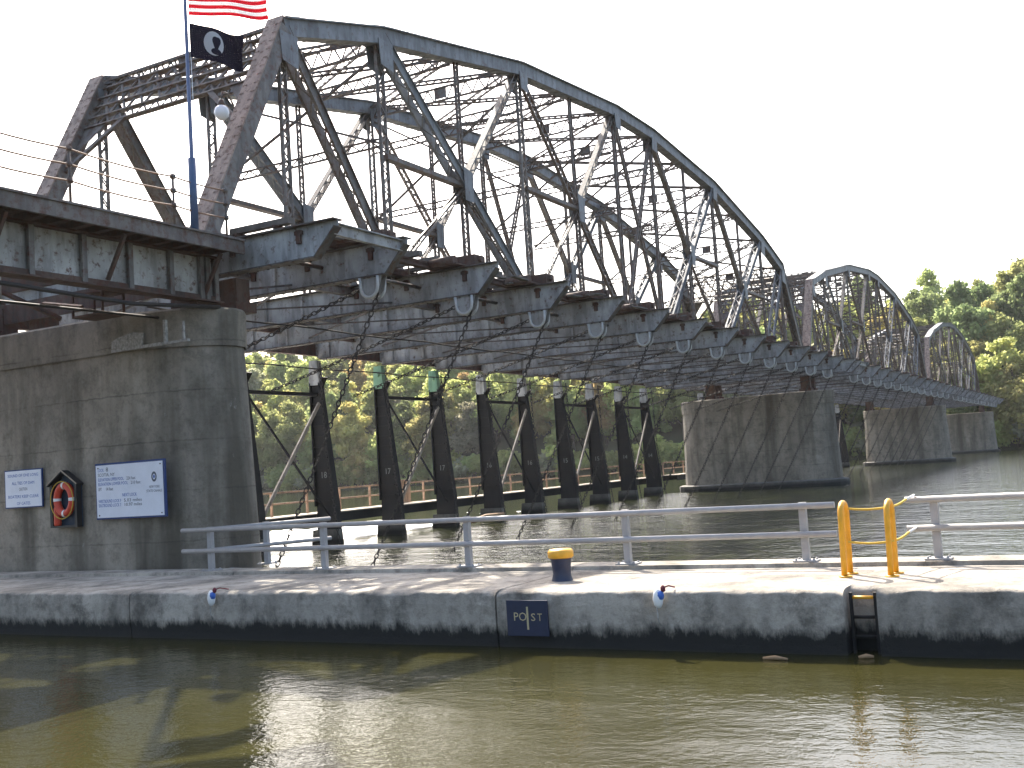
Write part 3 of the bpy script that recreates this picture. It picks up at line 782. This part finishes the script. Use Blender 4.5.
for a in range(6):
    for b in range(5):
        i = 1+a*2.4; j = 13+b*2.6
        p = pts[int(i), int(j)] - FN*.006
        uf.add([p+FD*(.03*math.cos(t)*s_)+V((0,0,.03*math.sin(t)*s_)) for t, s_ in [(math.pi/2+q*math.pi/5, 1 if q % 2 == 0 else .4) for q in range(10)]], [tuple(range(10))], 1)
us = uf.build('striped_flag', [M['flag_red'], M['flag_white'], M['flag_blue']])
us.modifiers.new('thickness', 'SOLIDIFY').thickness = .004
tag(us, 'red and white striped flag flying at the top of the pole', 'flag')
pts = flag_grid(1.30, .86, 10.56, 24, 16, .30, .20)
bf = MB()
for i in range(24):
    for j in range(16): bf.add([pts[i,j], pts[i+1,j], pts[i+1,j+1], pts[i,j+1]], [(0,1,2,3)], 0, True)
bl = bf.build('black_flag', M['flag_black']); bl.modifiers.new('thickness', 'SOLIDIFY').thickness = .004
tag(bl, 'black flag with a white disc and dark head shape, hanging under the striped one', 'flag')
def on_flag(u, v, off):
    i = min(23, max(0, int(u*24))); j = min(15, max(0, int(v*16))); fu = u*24-i; fv = v*16-j
    p = pts[i,j].lerp(pts[i+1,j], fu).lerp(pts[i,j+1].lerp(pts[i+1,j+1], fu), fv); return p - FN*off
e = MB()
def disc(cu, cv, ru, rv, off, mi, rings=4, n=22, fn=None):
    o = len(e.v); e.v.append(tuple(on_flag(cu, cv, off)))
    for r_ in range(1, rings+1):
        for k in range(n):
            t = 2*math.pi*k/n; q_ = fn(t) if fn else 1
            e.v.append(tuple(on_flag(cu+ru*r_/rings*math.cos(t)*q_, cv+rv*r_/rings*math.sin(t)*q_, off)))
    for k in range(n): e.f.append((o, o+1+k, o+1+(k+1)%n)); e.m.append(mi); e.sm.append(True)
    for r_ in range(rings-1):
        for k in range(n): e.f.append((o+1+r_*n+k, o+1+(r_+1)*n+k, o+1+(r_+1)*n+(k+1)%n, o+1+r_*n+(k+1)%n)); e.m.append(mi); e.sm.append(True)
disc(.45, .53, .19, .36, .012, 0)
disc(.50, .58, .075, .19, .02, 1, fn=lambda t: 1+.15*math.sin(3*t)); disc(.50, .30, .10, .10, .02, 1)
e.build('emblem', [M['flag_white'], M['flag_black']], bl)

gl = empty('globe_lamp', (20.9, 19.5, 9.6), 'round milky white lamp hanging beside the near end post', 'lamp')
m = MB(); m.lathe((20.9, 19.5, 9.50), [(0, -.02), (.09, 0), (.17, .08), (.20, .19), (.17, .30), (.10, .37), (0, .38)], 16); m.build('globe', M['white_glossy'], gl)
m = MB(); m.lathe((20.9, 19.5, 9.85), [(.0, 0), (.11, .0), (.08, .14), (.05, .20), (0, .2)], 12); m.tube([(20.9, 19.5, 10.0), (20.95, 19.5, 10.25), (21.3, 19.65, 10.35), (21.8, 19.9, 10.2)], .03, 6); m.build('bracket', M['lace'], gl)

# ------------------------------------------------------------------ text
def text_mesh(body, size):
    cu = bpy.data.curves.new('t', 'FONT'); cu.body = body; cu.size = size; cu.resolution_u = 2
    ob = bpy.data.objects.new('t', cu); COL.objects.link(ob)
    dg = bpy.context.evaluated_depsgraph_get(); dg.update()
    me = bpy.data.meshes.new_from_object(ob.evaluated_get(dg))
    vs = [tuple(v.co) for v in me.vertices]; fs = [tuple(p.vertices) for p in me.polygons]
    bpy.data.objects.remove(ob); bpy.data.curves.remove(cu); bpy.data.meshes.remove(me)
    return vs, fs
def put_text(mb, body, size, x, y, z, mi=0, width=None, align='L', bold=0):
    """lettering on a face looking towards -x; (y, z) = left end of the base line"""
    vs, fs = text_mesh(body, size)
    if not vs: return
    w_ = max(v[0] for v in vs); k = (width/w_ if width else 1); w_ *= k
    o = {'L': 0, 'C': -w_/2, 'R': -w_}[align]
    mb.add([(x, y-(v[0]*k+o), z+v[1]) for v in vs], fs, mi)

# ------------------------------------------------------------------ dam frames
HZ = 4.35
def post_mb(x):
    m = MB(); th = .34
    yb, yt = 30.35, 31.02
    prof = [(yt, HZ), (yb+.06, -1.2), (yb, WATER-1.0), (31.62, WATER-1.0), (31.55, -1.2), (31.52, HZ)]
    m.plate([(x, y, z) for y, z in prof], (.06, 0, 0))
    for (y0, z0), (y1, z1) in ((prof[0], prof[1]), (prof[5], prof[4]), (prof[1], prof[2])):
        m.bar((x, y0, z0), (x, y1, z1), th, .05, (1,0,0))
    m.bar((x, yt-.28, HZ+.22), (x, yt+.05, HZ-.25), th, .06, (1,0,0))
    n = 11
    for i in range(n):
        z0 = -1+(HZ+1)*i/n; z1 = -1+(HZ+1)*(i+1)/n
        m.box(x-.13, x+.13, yb+.3+.35*i/n, 31.5, z0, z0+.04)
    return m
def make_frame(xa, xb, num, label, left_knuckle, right_knuckle, group=None):
    root = empty('dam_trestle', ((xa+xb)/2, 31.2, WATER), label, 'dam trestle', group)
    for x, kn in ((xa, left_knuckle), (xb, right_knuckle)):
        po = post_mb(x).build('upright', M['black'], root)
        ft = MB(); ft.plate([(x, 30.25, WATER-1), (x, 31.9, WATER-1), (x, 31.72, -2.25), (x, 30.36, -2.25)], (.40, 0, 0)); ft.build('foot', M['plinth'], root)
        c = MB(); c.plate([(x, 30.98, HZ-.1), (x, 31.58, HZ-.1), (x, 31.50, 5.36), (x, 31.06, 5.36)], (.30, 0, 0)); c.tube([(x-.25, 31.28, 4.95), (x+.25, 31.28, 4.95)], .13, 8)
        c.build('knuckle', M[kn], po)
        if num:
            t = MB(); put_text(t, num, .42, x-.036, 31.22, .05, width=.42); put_text(t, num, .42, x-.20, 30.95, .05, width=.40)
            t2 = MB(); put_text(t2, num, .40, x-.037, 31.26, .05, width=.36); t2.build('painted_number', M['number'], po)
    m = MB(); m.box(xa+.1, xb-.1, 31.1, 31.25, HZ-.62, HZ-.46); m.build('top_bar', M['black'], root)
    m = MB(); m.bar((xa+.15, 31.02, HZ-.7), (xb-.1, 30.85, -1.6), .05, .10, (0,1,0)); m.build('dark_brace', M['black'], root)
    m = MB(); m.bar((xa+.3, 30.72, -1.5), (xb-.25, 30.95, HZ-.95), .08, .16, (0,1,0)); m.build('pale_brace', M['brace'], root)
    return root
make_frame(U(1), U(2), '19', 'dark dam uprights numbered 19 hidden behind the near pier', 'pale', 'pale')
for (a, num, k1, k2) in ((3, '18', 'pale', 'pale'), (5, '17', 'green', 'green'), (7, '16', 'pale', 'pale'), (9, '15', 'pale', 'pale'), (11, '14', 'pale', 'pale')):
    extra = {'18': ', closest to the near pier', '17': ' with pale green tops', '16': ' in the middle of the row', '15': ' next to the middle of the row', '14': ', closest to the second pier'}[num]
    make_frame(U(a), U(a+1), num, 'pair of braced black dam uprights painted ' + num + extra, k1, k2)
ORD = ['first', 'second', 'third', 'fourth', 'fifth', 'sixth']
for n, a in enumerate((1, 3, 5, 7, 9, 11)):
    make_frame(U(a)+PITCH+4.3, U(a+1)+PITCH+4.3, None, ORD[n] + ' pair of black dam uprights beyond the second pier', 'pale', 'pale')

# service walkway along the dam
def walkway(xa, xb, label):
    root = empty('dam_walkway', ((xa+xb)/2, 32.4, WATER), label, 'walkway')
    m = MB(); m.box(xa, xb, 31.85, 31.95, -2.0, -1.58); m.box(xa, xb, 33.1, 33.2, -2.0, -1.58)
    m.build('beams', M['black'], root)
    m = MB(); x = xa
    while x < xb-.1: m.box(x, min(x+.29, xb), 31.72, 33.3, -1.578, -1.52-.01*random.random()); x += .30
    m.build('planks', M['walk_top'], root)
    n = int((xb-xa)/2.45)
    for i in range(n+1):
        x = xa+.2+(xb-xa-.4)*i/n; m = MB(); m.box(x-.045, x+.045, 33.12, 33.21, -1.52, -.46); m.build('rail_post', M['walk_rail'], root)
    for z in (-.48, -.98):
        m = MB(); m.box(xa+.2, xb-.2, 33.05, 33.115, z-.04, z+.04); m.build('rail', M['walk_rail'], root)
    return root
walkway(22.6, 82.0, 'narrow plank walkway with tan rusted rails behind the numbered dam uprights')
walkway(22.6+PITCH, 82+PITCH, 'plank walkway running on beyond the second pier')
m = MB(); m.box(47.4, 48.2, 32.9, 33.05, -1.515, -.3)
tag(m.build('walkway_gate_board', M['walk_rail']), 'tan board standing against the walkway railing behind the uprights', 'board')

# ------------------------------------------------------------------ chains
LINK = .165
def link_chain(pts, name='chain', r=.0175):
    """real links strung along a polyline"""
    m = MB(); P_ = [V(p) for p in pts]; seg = [(P_[i+1]-P_[i]).length for i in range(len(P_)-1)]; L = sum(seg)
    n = int(L/LINK)
    for i in range(n):
        s_ = (i+.5)*L/n; a = 0
        while a < len(seg)-1 and s_ > seg[a]: s_ -= seg[a]; a += 1
        c = P_[a].lerp(P_[a+1], min(1, s_/seg[a])); d = (P_[a+1]-P_[a]).normalized()
        sd = d.orthogonal().normalized(); 
        if i % 2: sd = d.cross(sd)
        ring_ = [c + d*(LINK*.66*math.cos(t)) + sd*(  .056*math.sin(t)) for t in [2*math.pi*k/8 for k in range(8)]]
        m.tube(ring_ + ring_[:1], r, 4, cap=False)
    return m
def sag(p, q_, s_, n=14): return [V(p).lerp(V(q_), i/n) - V((0, 0, s_*(1-(2*i/n-1)**2))) for i in range(n+1)]
ORDN = ['first', 'second', 'third', 'fourth', 'fifth', 'sixth', 'seventh', 'eighth', 'ninth', 'tenth', 'eleventh', 'twelfth']
ca = link_chain(sag((0, 17.05, 4.92), (0, 21.5, -3.1), .10)).build('steep_chain', M['chain'])
cb = link_chain(sag((0, 17.45, 5.16), (.2, 25.6, 3.15), .05)).build('slack_chain', M['chain'])
cc = link_chain([(0, 30.2, 5.1), (0, 30.1, 1), (0, 29.6, -3.1)]).build('hanging_chain', M['chain'])
for k in range(1, 13):
    for src, lab, cat in ((ca, 'dark chain slanting steeply to the water from the %s hook past the near pier', 'chain'),
                          (cb, 'slack dark chain slung back under the floor from the %s hook bracket', 'chain'),
                          (cc, 'dark chain hanging straight down beside the uprights under the %s floor beam', 'chain')):
        o = src if k == 1 else src.copy()
        if k > 1: COL.objects.link(o)
        o.location = (U(k) + (0 if src is not cc else -1.0), 0, 0)
        tag(o, lab % ORDN[k-1], cat, {ca: 'steep chains from the hook brackets', cb: 'slack chains under the floor beams', cc: 'chains hanging beside the uprights'}[src])
for k in range(1, 12):
    o = ca.copy(); COL.objects.link(o); o.location = (U(k)+PITCH, 0, 0)
    tag(o, 'distant chain slanting to the water from the %s hook bracket of the second span' % ORDN[k-1], 'chain', 'steep chains of the second span')

# ------------------------------------------------------------------ lock wall
rw = random.Random(8)
lw = empty('lock_wall', (17.3, 8, WTOP), 'long grey concrete lock wall with a worn rounded edge and black waterline', 'lock wall')
BRK = [17.5, 9.05, 3.47, 3.02, -4.0]
def n1(y, a, b): return math.sin(y*a+b)*.5 + math.sin(y*a*2.3+b*1.7)*.3 + math.sin(y*a*5.1+b*3.1)*.2
def wall_seg(ya, yb, name='wall_block', front=15.5):
    m = MB(); n = max(4, int(abs(yb-ya)/.11))
    prof = []
    rows = []
    for i in range(n+1):
        y = ya+(yb-ya)*i/n
        chip = max(0, n1(y, 1.7, 1.0))*.09 + max(0, n1(y, 6.3, 2.0))*.075 + rw.random()*.05
        e = min(abs(y-ya), abs(y-yb)); chip += .10*math.exp(-e/.16)*(.6+.4*math.sin(y*9))
        fr = front + .018*n1(y, .9, .3)
        r0 = .06+chip*.9
        row = [(fr+.05, y, WATER-1.5), (fr+.03, y, -2.78), (fr, y, -2.55+.03*n1(y, 3, 0)), (fr+.006*n1(y, 9, 1), y, -2.38), (fr+.012*n1(y, 7, 2), y, -2.20-chip*.5)]
        for t in (.0, .2, .4, .6, .8, 1.0):
            a = t*math.pi/2
            row.append((fr+.02+(r0+.05)*(1-math.cos(a)) + .012*n1(y, 11, 4*t), y, WTOP-r0*.55*(1-math.sin(a)) + .006*n1(y, 13, 3*t)))
        row += [(16.6, y, WTOP+.006*n1(y, 1.3, 0)), (18.45, y, WTOP+.004*n1(y, 1.9, 3)), (18.46, y, WTOP+.07), (19.18, y, WTOP+.075), (19.2, y, WATER-1.5)]
        rows.append(row)
    k = len(rows[0])
    for r_ in rows: m.v += r_
    for i in range(n):
        for j in range(k-1): m.f.append((i*k+j, i*k+j+1, (i+1)*k+j+1, (i+1)*k+j)); m.m.append(0); m.sm.append(j in (5,6,7,8,9))
    m.f.append(tuple(range(k))); m.m.append(0); m.sm.append(False)
    m.f.append(tuple(n*k+j for j in reversed(range(k)))); m.m.append(0); m.sm.append(False)
    ob = m.build(name, M['lockwall'], lw)
    return ob
wall_seg(46, 17.52); wall_seg(17.49, 9.06); wall_seg(9.03, 3.48); wall_seg(3.03, -5.0); wall_seg(-5.03, -70)
wall_seg(3.477, 3.033, 'ladder_recess', 15.92)
# footing stones beside the pier nose
m = MB(); rr = random.Random(2)
vsx = []
for i in range(15):
    for j in range(6):
        vsx.append((19.25+j*.55, 16.6+i*.32, WTOP-.05 - .9*(j/5)**2*(.4+.6*abs(math.sin(i))) - (.5 if i in (0, 14) else 0) + rr.uniform(-.06, .12)))
m.add(vsx, [(i*6+j, i*6+j+1, (i+1)*6+j+1, (i+1)*6+j) for i in range(14) for j in range(5)])
tag(m.build('footing_stones', M['plinth']), 'rough stone footing beside the nose of the near pier behind the railing', 'footing')

# ------------------------------------------------------------------ railings on the lock wall
RX = 18.71; ZR = WTOP+.075
def rail_post(x, y, root, h=1.0):
    m = MB(); m.box(x-.055, x+.055, y-.06, y+.06, ZR, ZR+h)
    po = m.build('post', M['galv'], root)
    b = MB(); b.box(x-.16, x+.16, y-.20, y+.20, ZR+.001, ZR+.025)
    for sx in (-.11, .11):
        for sy in (-.15, .15): b.lathe((x+sx, y+sy, ZR+.025), [(.022, 0), (.022, .03), (0, .031)], 6)
    b.build('base_plate', M['galv'], po); return po
POSTS = [18.4, 15.1, 11.46, 8.02, 4.74]
ra = empty('pipe_railing', (RX, 11, ZR), 'long grey two rail pipe railing between the near pier and the yellow hoops', 'railing')
for y in POSTS: rail_post(RX, y, ra)
for z in (-.985, -1.465):
    m = MB(); m.tube([(RX-.09, 19.2, z), (RX-.09, 11.5, z-.004), (RX-.09, 4.18, z)], .052, 10); m.build('rail', M['galv'], ra)
rail_post(20.1, 17.95, ra)
for z in (-.985, -1.465):
    m = MB(); m.tube([(18.75, 18.5, z), (20.1, 17.88, z), (21.6, 17.2, z)], .05, 8); m.build('rail', M['galv'], ra)
rb_ = empty('pipe_railing', (RX, -5, ZR), 'grey two rail pipe railing to the right of the yellow hoops', 'railing')
for y in (2.62, -.7, -4.0, -7.3, -10.6, -13.9, -17.2, -20.5): rail_post(RX, y, rb_)
for z in (-.955, -1.415):
    m = MB(); m.tube([(RX-.09, 3.05, z), (RX-.09, -22, z)], .052, 10); m.build('rail', M['galv'], rb_)

# yellow hoops and rope
def hoop(y, label):
    root = empty('ladder_hoop', (17.24, y, WTOP), label, 'grab hoop', 'yellow ladder hoops')
    m = MB(); z = -1.06
    pts_ = [(17.02, y+.02, WTOP-.02), (17.02, y, z)] + [(17.23-.21*math.cos(t), y, z+.17*math.sin(t)) for t in [math.pi*i/10 for i in range(1, 10)]] + [(17.44, y, z), (17.44, y+.02, WTOP-.02)]
    m.tube(pts_, .046, 10); m.build('bent_pipe', M['yellow'], root)
    m = MB()
    for x in (17.02, 17.44): m.lathe((x, y, WTOP), [(.10, 0), (.10, .02), (.05, .022)], 10)
    m.build('foot_flange', M['yellow'], root)
hoop(3.74, 'left of the two yellow hoops over the wall ladder'); hoop(3.06, 'right of the two yellow hoops over the wall ladder')
for z, nm in ((-.98, 'upper'), (-1.50, 'lower')):
    ro = empty('safety_rope', (17.3, 3.4, z), nm + ' yellow rope strung between the yellow hoops and the right railing', 'rope')
    m = MB(); m.tube(sag((17.4, 3.74, z), (17.4, 3.06, z), .03) + sag((17.4, 3.06, z), (18.2, 2.96, z+.06), .02)[1:], .018, 6); m.build('rope', M['rope'], ro)
    m = MB(); m.tube([(18.2, 2.96, z+.06), (18.62, 2.90, z+.10)], .018, 6); m.build('rope_end', M['white'], ro)
# ladder in the recess
la = empty('wall_ladder', (15.75, 3.25, WATER), 'narrow ladder in the dark recess with one orange top rung', 'ladder')
for y in (3.415, 3.085):
    m = MB(); m.box(15.70, 15.75, y-.02, y+.02, WATER-.6, -2.06); m.build('stile', M['black'], la)
for i in range(5):
    z = -2.13-.27*i; m = MB(); m.tube([(15.725, 3.39, z), (15.725, 3.11, z)], .024, 8); m.build('rung', M['yellow'] if i == 0 else M['black'], la)
# bollard
bo = empty('bollard', (16.9, 8.5, WTOP), 'dark tapered mooring post with a yellow cap on the wall top', 'bollard')
m = MB(); m.lathe((16.9, 8.5, WTOP), [(.19, -.01), (.175, .03), (.155, .12), (.165, .25), (.185, .385)], 20); m.build('body', M['navy'], bo)
m = MB(); m.lathe((16.9, 8.5, WTOP), [(.0, .384), (.20, .384), (.225, .41), (.225, .49), (.19, .535), (.0, .545)], 20); m.build('cap', M['yellow'], bo)
# POST sign
ps = empty('wall_sign', (15.46, 8.42, -2.4), 'dark blue sign reading POST, split by a bar, on the wall face', 'sign')
m = MB(); m.box(15.425, 15.455, 8.06, 8.80, -2.70, -2.14); m.build('panel', M['navy'], ps)
m = MB()
put_text(m, 'PO', .19, 15.421, 8.68, -2.46, width=.24); put_text(m, 'S', .17, 15.421, 8.365, -2.46, width=.085); put_text(m, 'T', .17, 15.421, 8.245, -2.46, width=.085)
m.box(15.4195, 15.4235, 8.405, 8.437, -2.60, -2.24)
m.build('lettering', M['gold'], ps)
# plastic floats tied over the edge
def float_(y, label, flip):
    root = empty('tied_float', (15.4, y, -2.1), label, 'float', 'floats tied over the wall edge')
    m = MB(); c = V((15.38, y, -2.09)); prof = [(0, -.16), (.035, -.15), (.065, -.10), (.082, -.02), (.07, .06), (.04, .12), (0, .14)]
    m.lathe(c, prof, 12, 0, .9, 1.0); m.build('body', M['white'], root)
    m = MB(); m.lathe(c+V((-.012, -.045, .02)), [(0, -.06), (.045, -.04), (.058, .02), (.045, .07), (0, .09)], 10); m.build('blue_patch', M['blue_rag'], root)
    m = MB(); m.lathe(c+V((.0, -.09, .13)), [(0, -.05), (.035, -.03), (.04, .02), (.02, .05), (0, .06)], 9)
    m.tube([c+V((0, -.09, .15)), c+V((.08, -.15, .17)), c+V((.3, -.16, .12))], .012, 5); m.build('knot', M['maroon'], root)
    m = MB(); m.tube([c+V((-.02, .02, -.15)), c+V((-.02, .015, -.30)), c+V((.03, .0, -.44))], .011, 5); m.build('tail_rope', M['stain'], root)
float_(15.17, 'white and blue float tied at the wall edge below the first railing post', 0)
float_(6.16, 'white and blue float tied at the wall edge to the right of the POST sign', 1)
# drifting sticks
for (x, y, dx, dy, L, lab) in ((15.07, 4.37, -.15, -1, .36, 'thin pale stick drifting on the water'), (15.36, 3.20, .2, -1, .20, 'short orange brown chip of wood floating under the ladder')):
    m = MB(); d = V((dx, dy, 0)).normalized()*L/2
    m.tube([V((x, y, WATER+.015))-d, V((x, y, WATER+.03))+V((.01, 0, 0)), V((x, y, WATER+.02))+d], [.02, .035, .018], 6)
    tag(m.build('driftwood', M['wood']), lab, 'driftwood')
m = MB(); m.tube([(49, 29.9, -2.75), (49.8, 29.3, -2.55), (50.7, 28.7, -2.5)], [.10, .17, .12], 7)
tag(m.build('drift_log', M['wood']), 'pale log lodged in front of the middle dam uprights', 'log')

# ------------------------------------------------------------------ notice boards and lifebuoy on the pier
FX = 19.235
def pan(x0, x1, ya, yb, za, zb):
    m = MB(); m.box(x0, x1, min(ya, yb), max(ya, yb), za, zb); return m
# scale from the x = 17.7 plane to the pier face
S = FX/17.7
yl, yr, zt, zb = 24.17*S, 22.78*S, .72*S, -.22*S
sA = empty('notice_board', (FX-.04, (yl+yr)/2, (zt+zb)/2), 'smaller white notice board left of the lifebuoy on the pier', 'sign')
pan(FX-.06, FX-.02, yl, yr, zb, zt).build('board', M['sign_blue'], sA)
pan(FX-.066, FX-.0605, yl-.03, yr+.03, zb+.03, zt-.03).build('face', M['sign_white'], sA)
m = MB(); W_ = yl-yr; cy = (yl+yr)/2; H_ = zt-zb
for t, fy, fw, mi in (('SOUND OF ONE LONG', .84, .82, 0), ('ALL TIES OF DAM', .64, .60, 0), ('CAUTION', .48, .22, 1), ('BOATERS KEEP CLEAR', .29, .82, 0), ('OF GATES', .11, .36, 0)):
    put_text(m, t, .115, FX-.069, cy, zb+H_*fy-.03, mi, W_*fw, 'C')
m.build('lettering', [M['text_blue'], M['text_gray']], sA)
yl, yr, zt, zb = 20.88*S, 18.64*S, .70*S, -.60*S
sB = empty('notice_board', (FX-.04, (yl+yr)/2, (zt+zb)/2), 'larger white notice board with blue frame right of the lifebuoy', 'sign')
pan(FX-.08, FX-.02, yl, yr, zb, zt).build('board', M['sign_blue'], sB)
pan(FX-.088, FX-.0805, yl-.03, yr+.05, zb+.04, zt-.05).build('face', M['sign_white'], sB)
m = MB(); W_ = yl-yr; H_ = zt-zb; X_ = FX-.0915
def ln(t, fx, fz, fw, mi, sz=.115): put_text(m, t, sz, X_, yl-.03-W_*fx, zb+H_*fz, mi, W_*fw)
ln('LOCK', .03, .85, .09, 0); ln('8', .15, .85, .035, 1, .15); ln('SCOTIA, NY', .03, .765, .25, 1)
ln('ELEVATION UPPER POOL', .03, .68, .38, 0); ln('224 feet', .45, .68, .13, 1); ln('ELEVATION LOWER POOL', .03, .60, .44, 0); ln('210 feet', .51, .60, .14, 1)
ln('LIFT', .03, .51, .05, 1); ln('14 feet', .14, .51, .11, 1)
ln('NEXT LOCK', .38, .39, .21, 0); ln('WESTBOUND LOCK 9', .03, .295, .33, 0); ln('5.03 miles', .40, .295, .26, 1); ln('EASTBOUND LOCK 7', .03, .22, .33, 0); ln('10.97 miles', .40, .22, .26, 1)
ln('NEW YORK', .77, .505, .15, 1, .09); ln('STATE CANALS', .73, .435, .22, 1, .09)
cyy, czz = yl-.03-W_*.845, zb+H_*.70
def ringp(ro_, ri_, mi):
    n = 20
    vs = [(X_-.001, cyy+ro_*.72*math.sin(2*math.pi*i/n), czz+ro_*math.cos(2*math.pi*i/n)) for i in range(n)] + [(X_-.001, cyy+ri_*.72*math.sin(2*math.pi*i/n), czz+ri_*math.cos(2*math.pi*i/n)) for i in range(n)]
    m.add(vs, [(i, (i+1)%n, n+(i+1)%n, n+i) for i in range(n)], mi)
ringp(.125, .07, 1); ringp(.04, .001, 0)
m.build('lettering', [M['text_blue'], M['text_gray']], sB)
for yy in (yl-.12, yr+.12):
    for zz in (zb+.10, zt-.12):
        m = MB(); m.tube([(X_+.004, yy, zz), (X_-.012, yy, zz)], .018, 8); m.build('bolt', M['lace'], sB)
# lifebuoy shelter
yl, yr, ze, zb, za = 22.36*S, 21.42*S, .26*S, -.74*S, .54*S
cab = empty('lifebuoy_cabinet', (FX, (yl+yr)/2, zb), 'black gabled wall cabinet holding the orange lifebuoy', 'cabinet')
cy = (yl+yr)/2
m = MB(); m.plate([(FX-.03, yl, zb), (FX-.03, yr, zb), (FX-.03, yr, ze), (FX-.03, cy, za), (FX-.03, yl, ze)], (.03, 0, 0)); m.build('back', M['cab_blue'], cab)
m = MB(); m.box(FX-.20, FX-.046, yr, yr+.09, zb, ze); m.box(FX-.20, FX-.046, yl-.09, yl, zb, ze); m.box(FX-.20, FX-.046, yr+.091, yl-.091, zb, zb+.05); m.build('sides', M['cab'], cab)
m = MB()
for ya in (yl+.06, yr-.06): m.bar((FX-.13, ya, ze-.0), (FX-.13, cy, za+.06), .22, .05, (1,0,0))
m.build('roof', M['cab'], cab)
m = MB()
for ya in (yl+.06, yr-.06): m.bar((FX-.246, ya, ze+.02), (FX-.246, cy, za+.08), .012, .03, (1,0,0))
m.build('roof_trim', M['brace'], cab)
lb = empty('lifebuoy', (FX-.22, cy-.02, -.1), 'orange red ring lifebuoy with four white bands in the black cabinet', 'lifebuoy')
def torus(m, R_, r_, a0=0, a1=2*math.pi, nn=32, x=FX-.16):
    m.tube([(x, cy-.02+R_*.90*math.sin(a0+(a1-a0)*i/nn), -.08*S+R_*1.12*math.cos(a0+(a1-a0)*i/nn)) for i in range(nn+1)], r_, 12, cap=False)
m = MB(); torus(m, .32, .095); m.build('ring', M['red'], lb)
m = MB()
for a in (0, math.pi/2, math.pi, 1.5*math.pi): torus(m, .32, .099, a-.11, a+.11, 4)
m.build('bands', M['white'], lb)
m = MB(); m.tube([(FX-.26, cy-.02+  .43*math.sin(t), -.10+.48*math.cos(t)) for t in [2*math.pi*i/28 for i in range(29)]], .012, 5, cap=False); m.build('grab_line', M['rope'], lb)
fe = empty('red_cylinder', (FX-.13, yl-.2, zb+.05), 'small red cylinder standing in the lower left of the black cabinet', 'canister')
m = MB(); m.lathe((FX-.13, yl-.20, zb+.05), [(0, 0), (.085, 0), (.095, .04), (.095, .44), (.06, .52), (0, .53)], 14); m.build('body', M['red'], fe)
m = MB(); m.lathe((FX-.13, yl-.20, zb+.58), [(.03, -.01), (.03, .05), (0, .06)], 8); m.build('neck', M['cab'], fe)
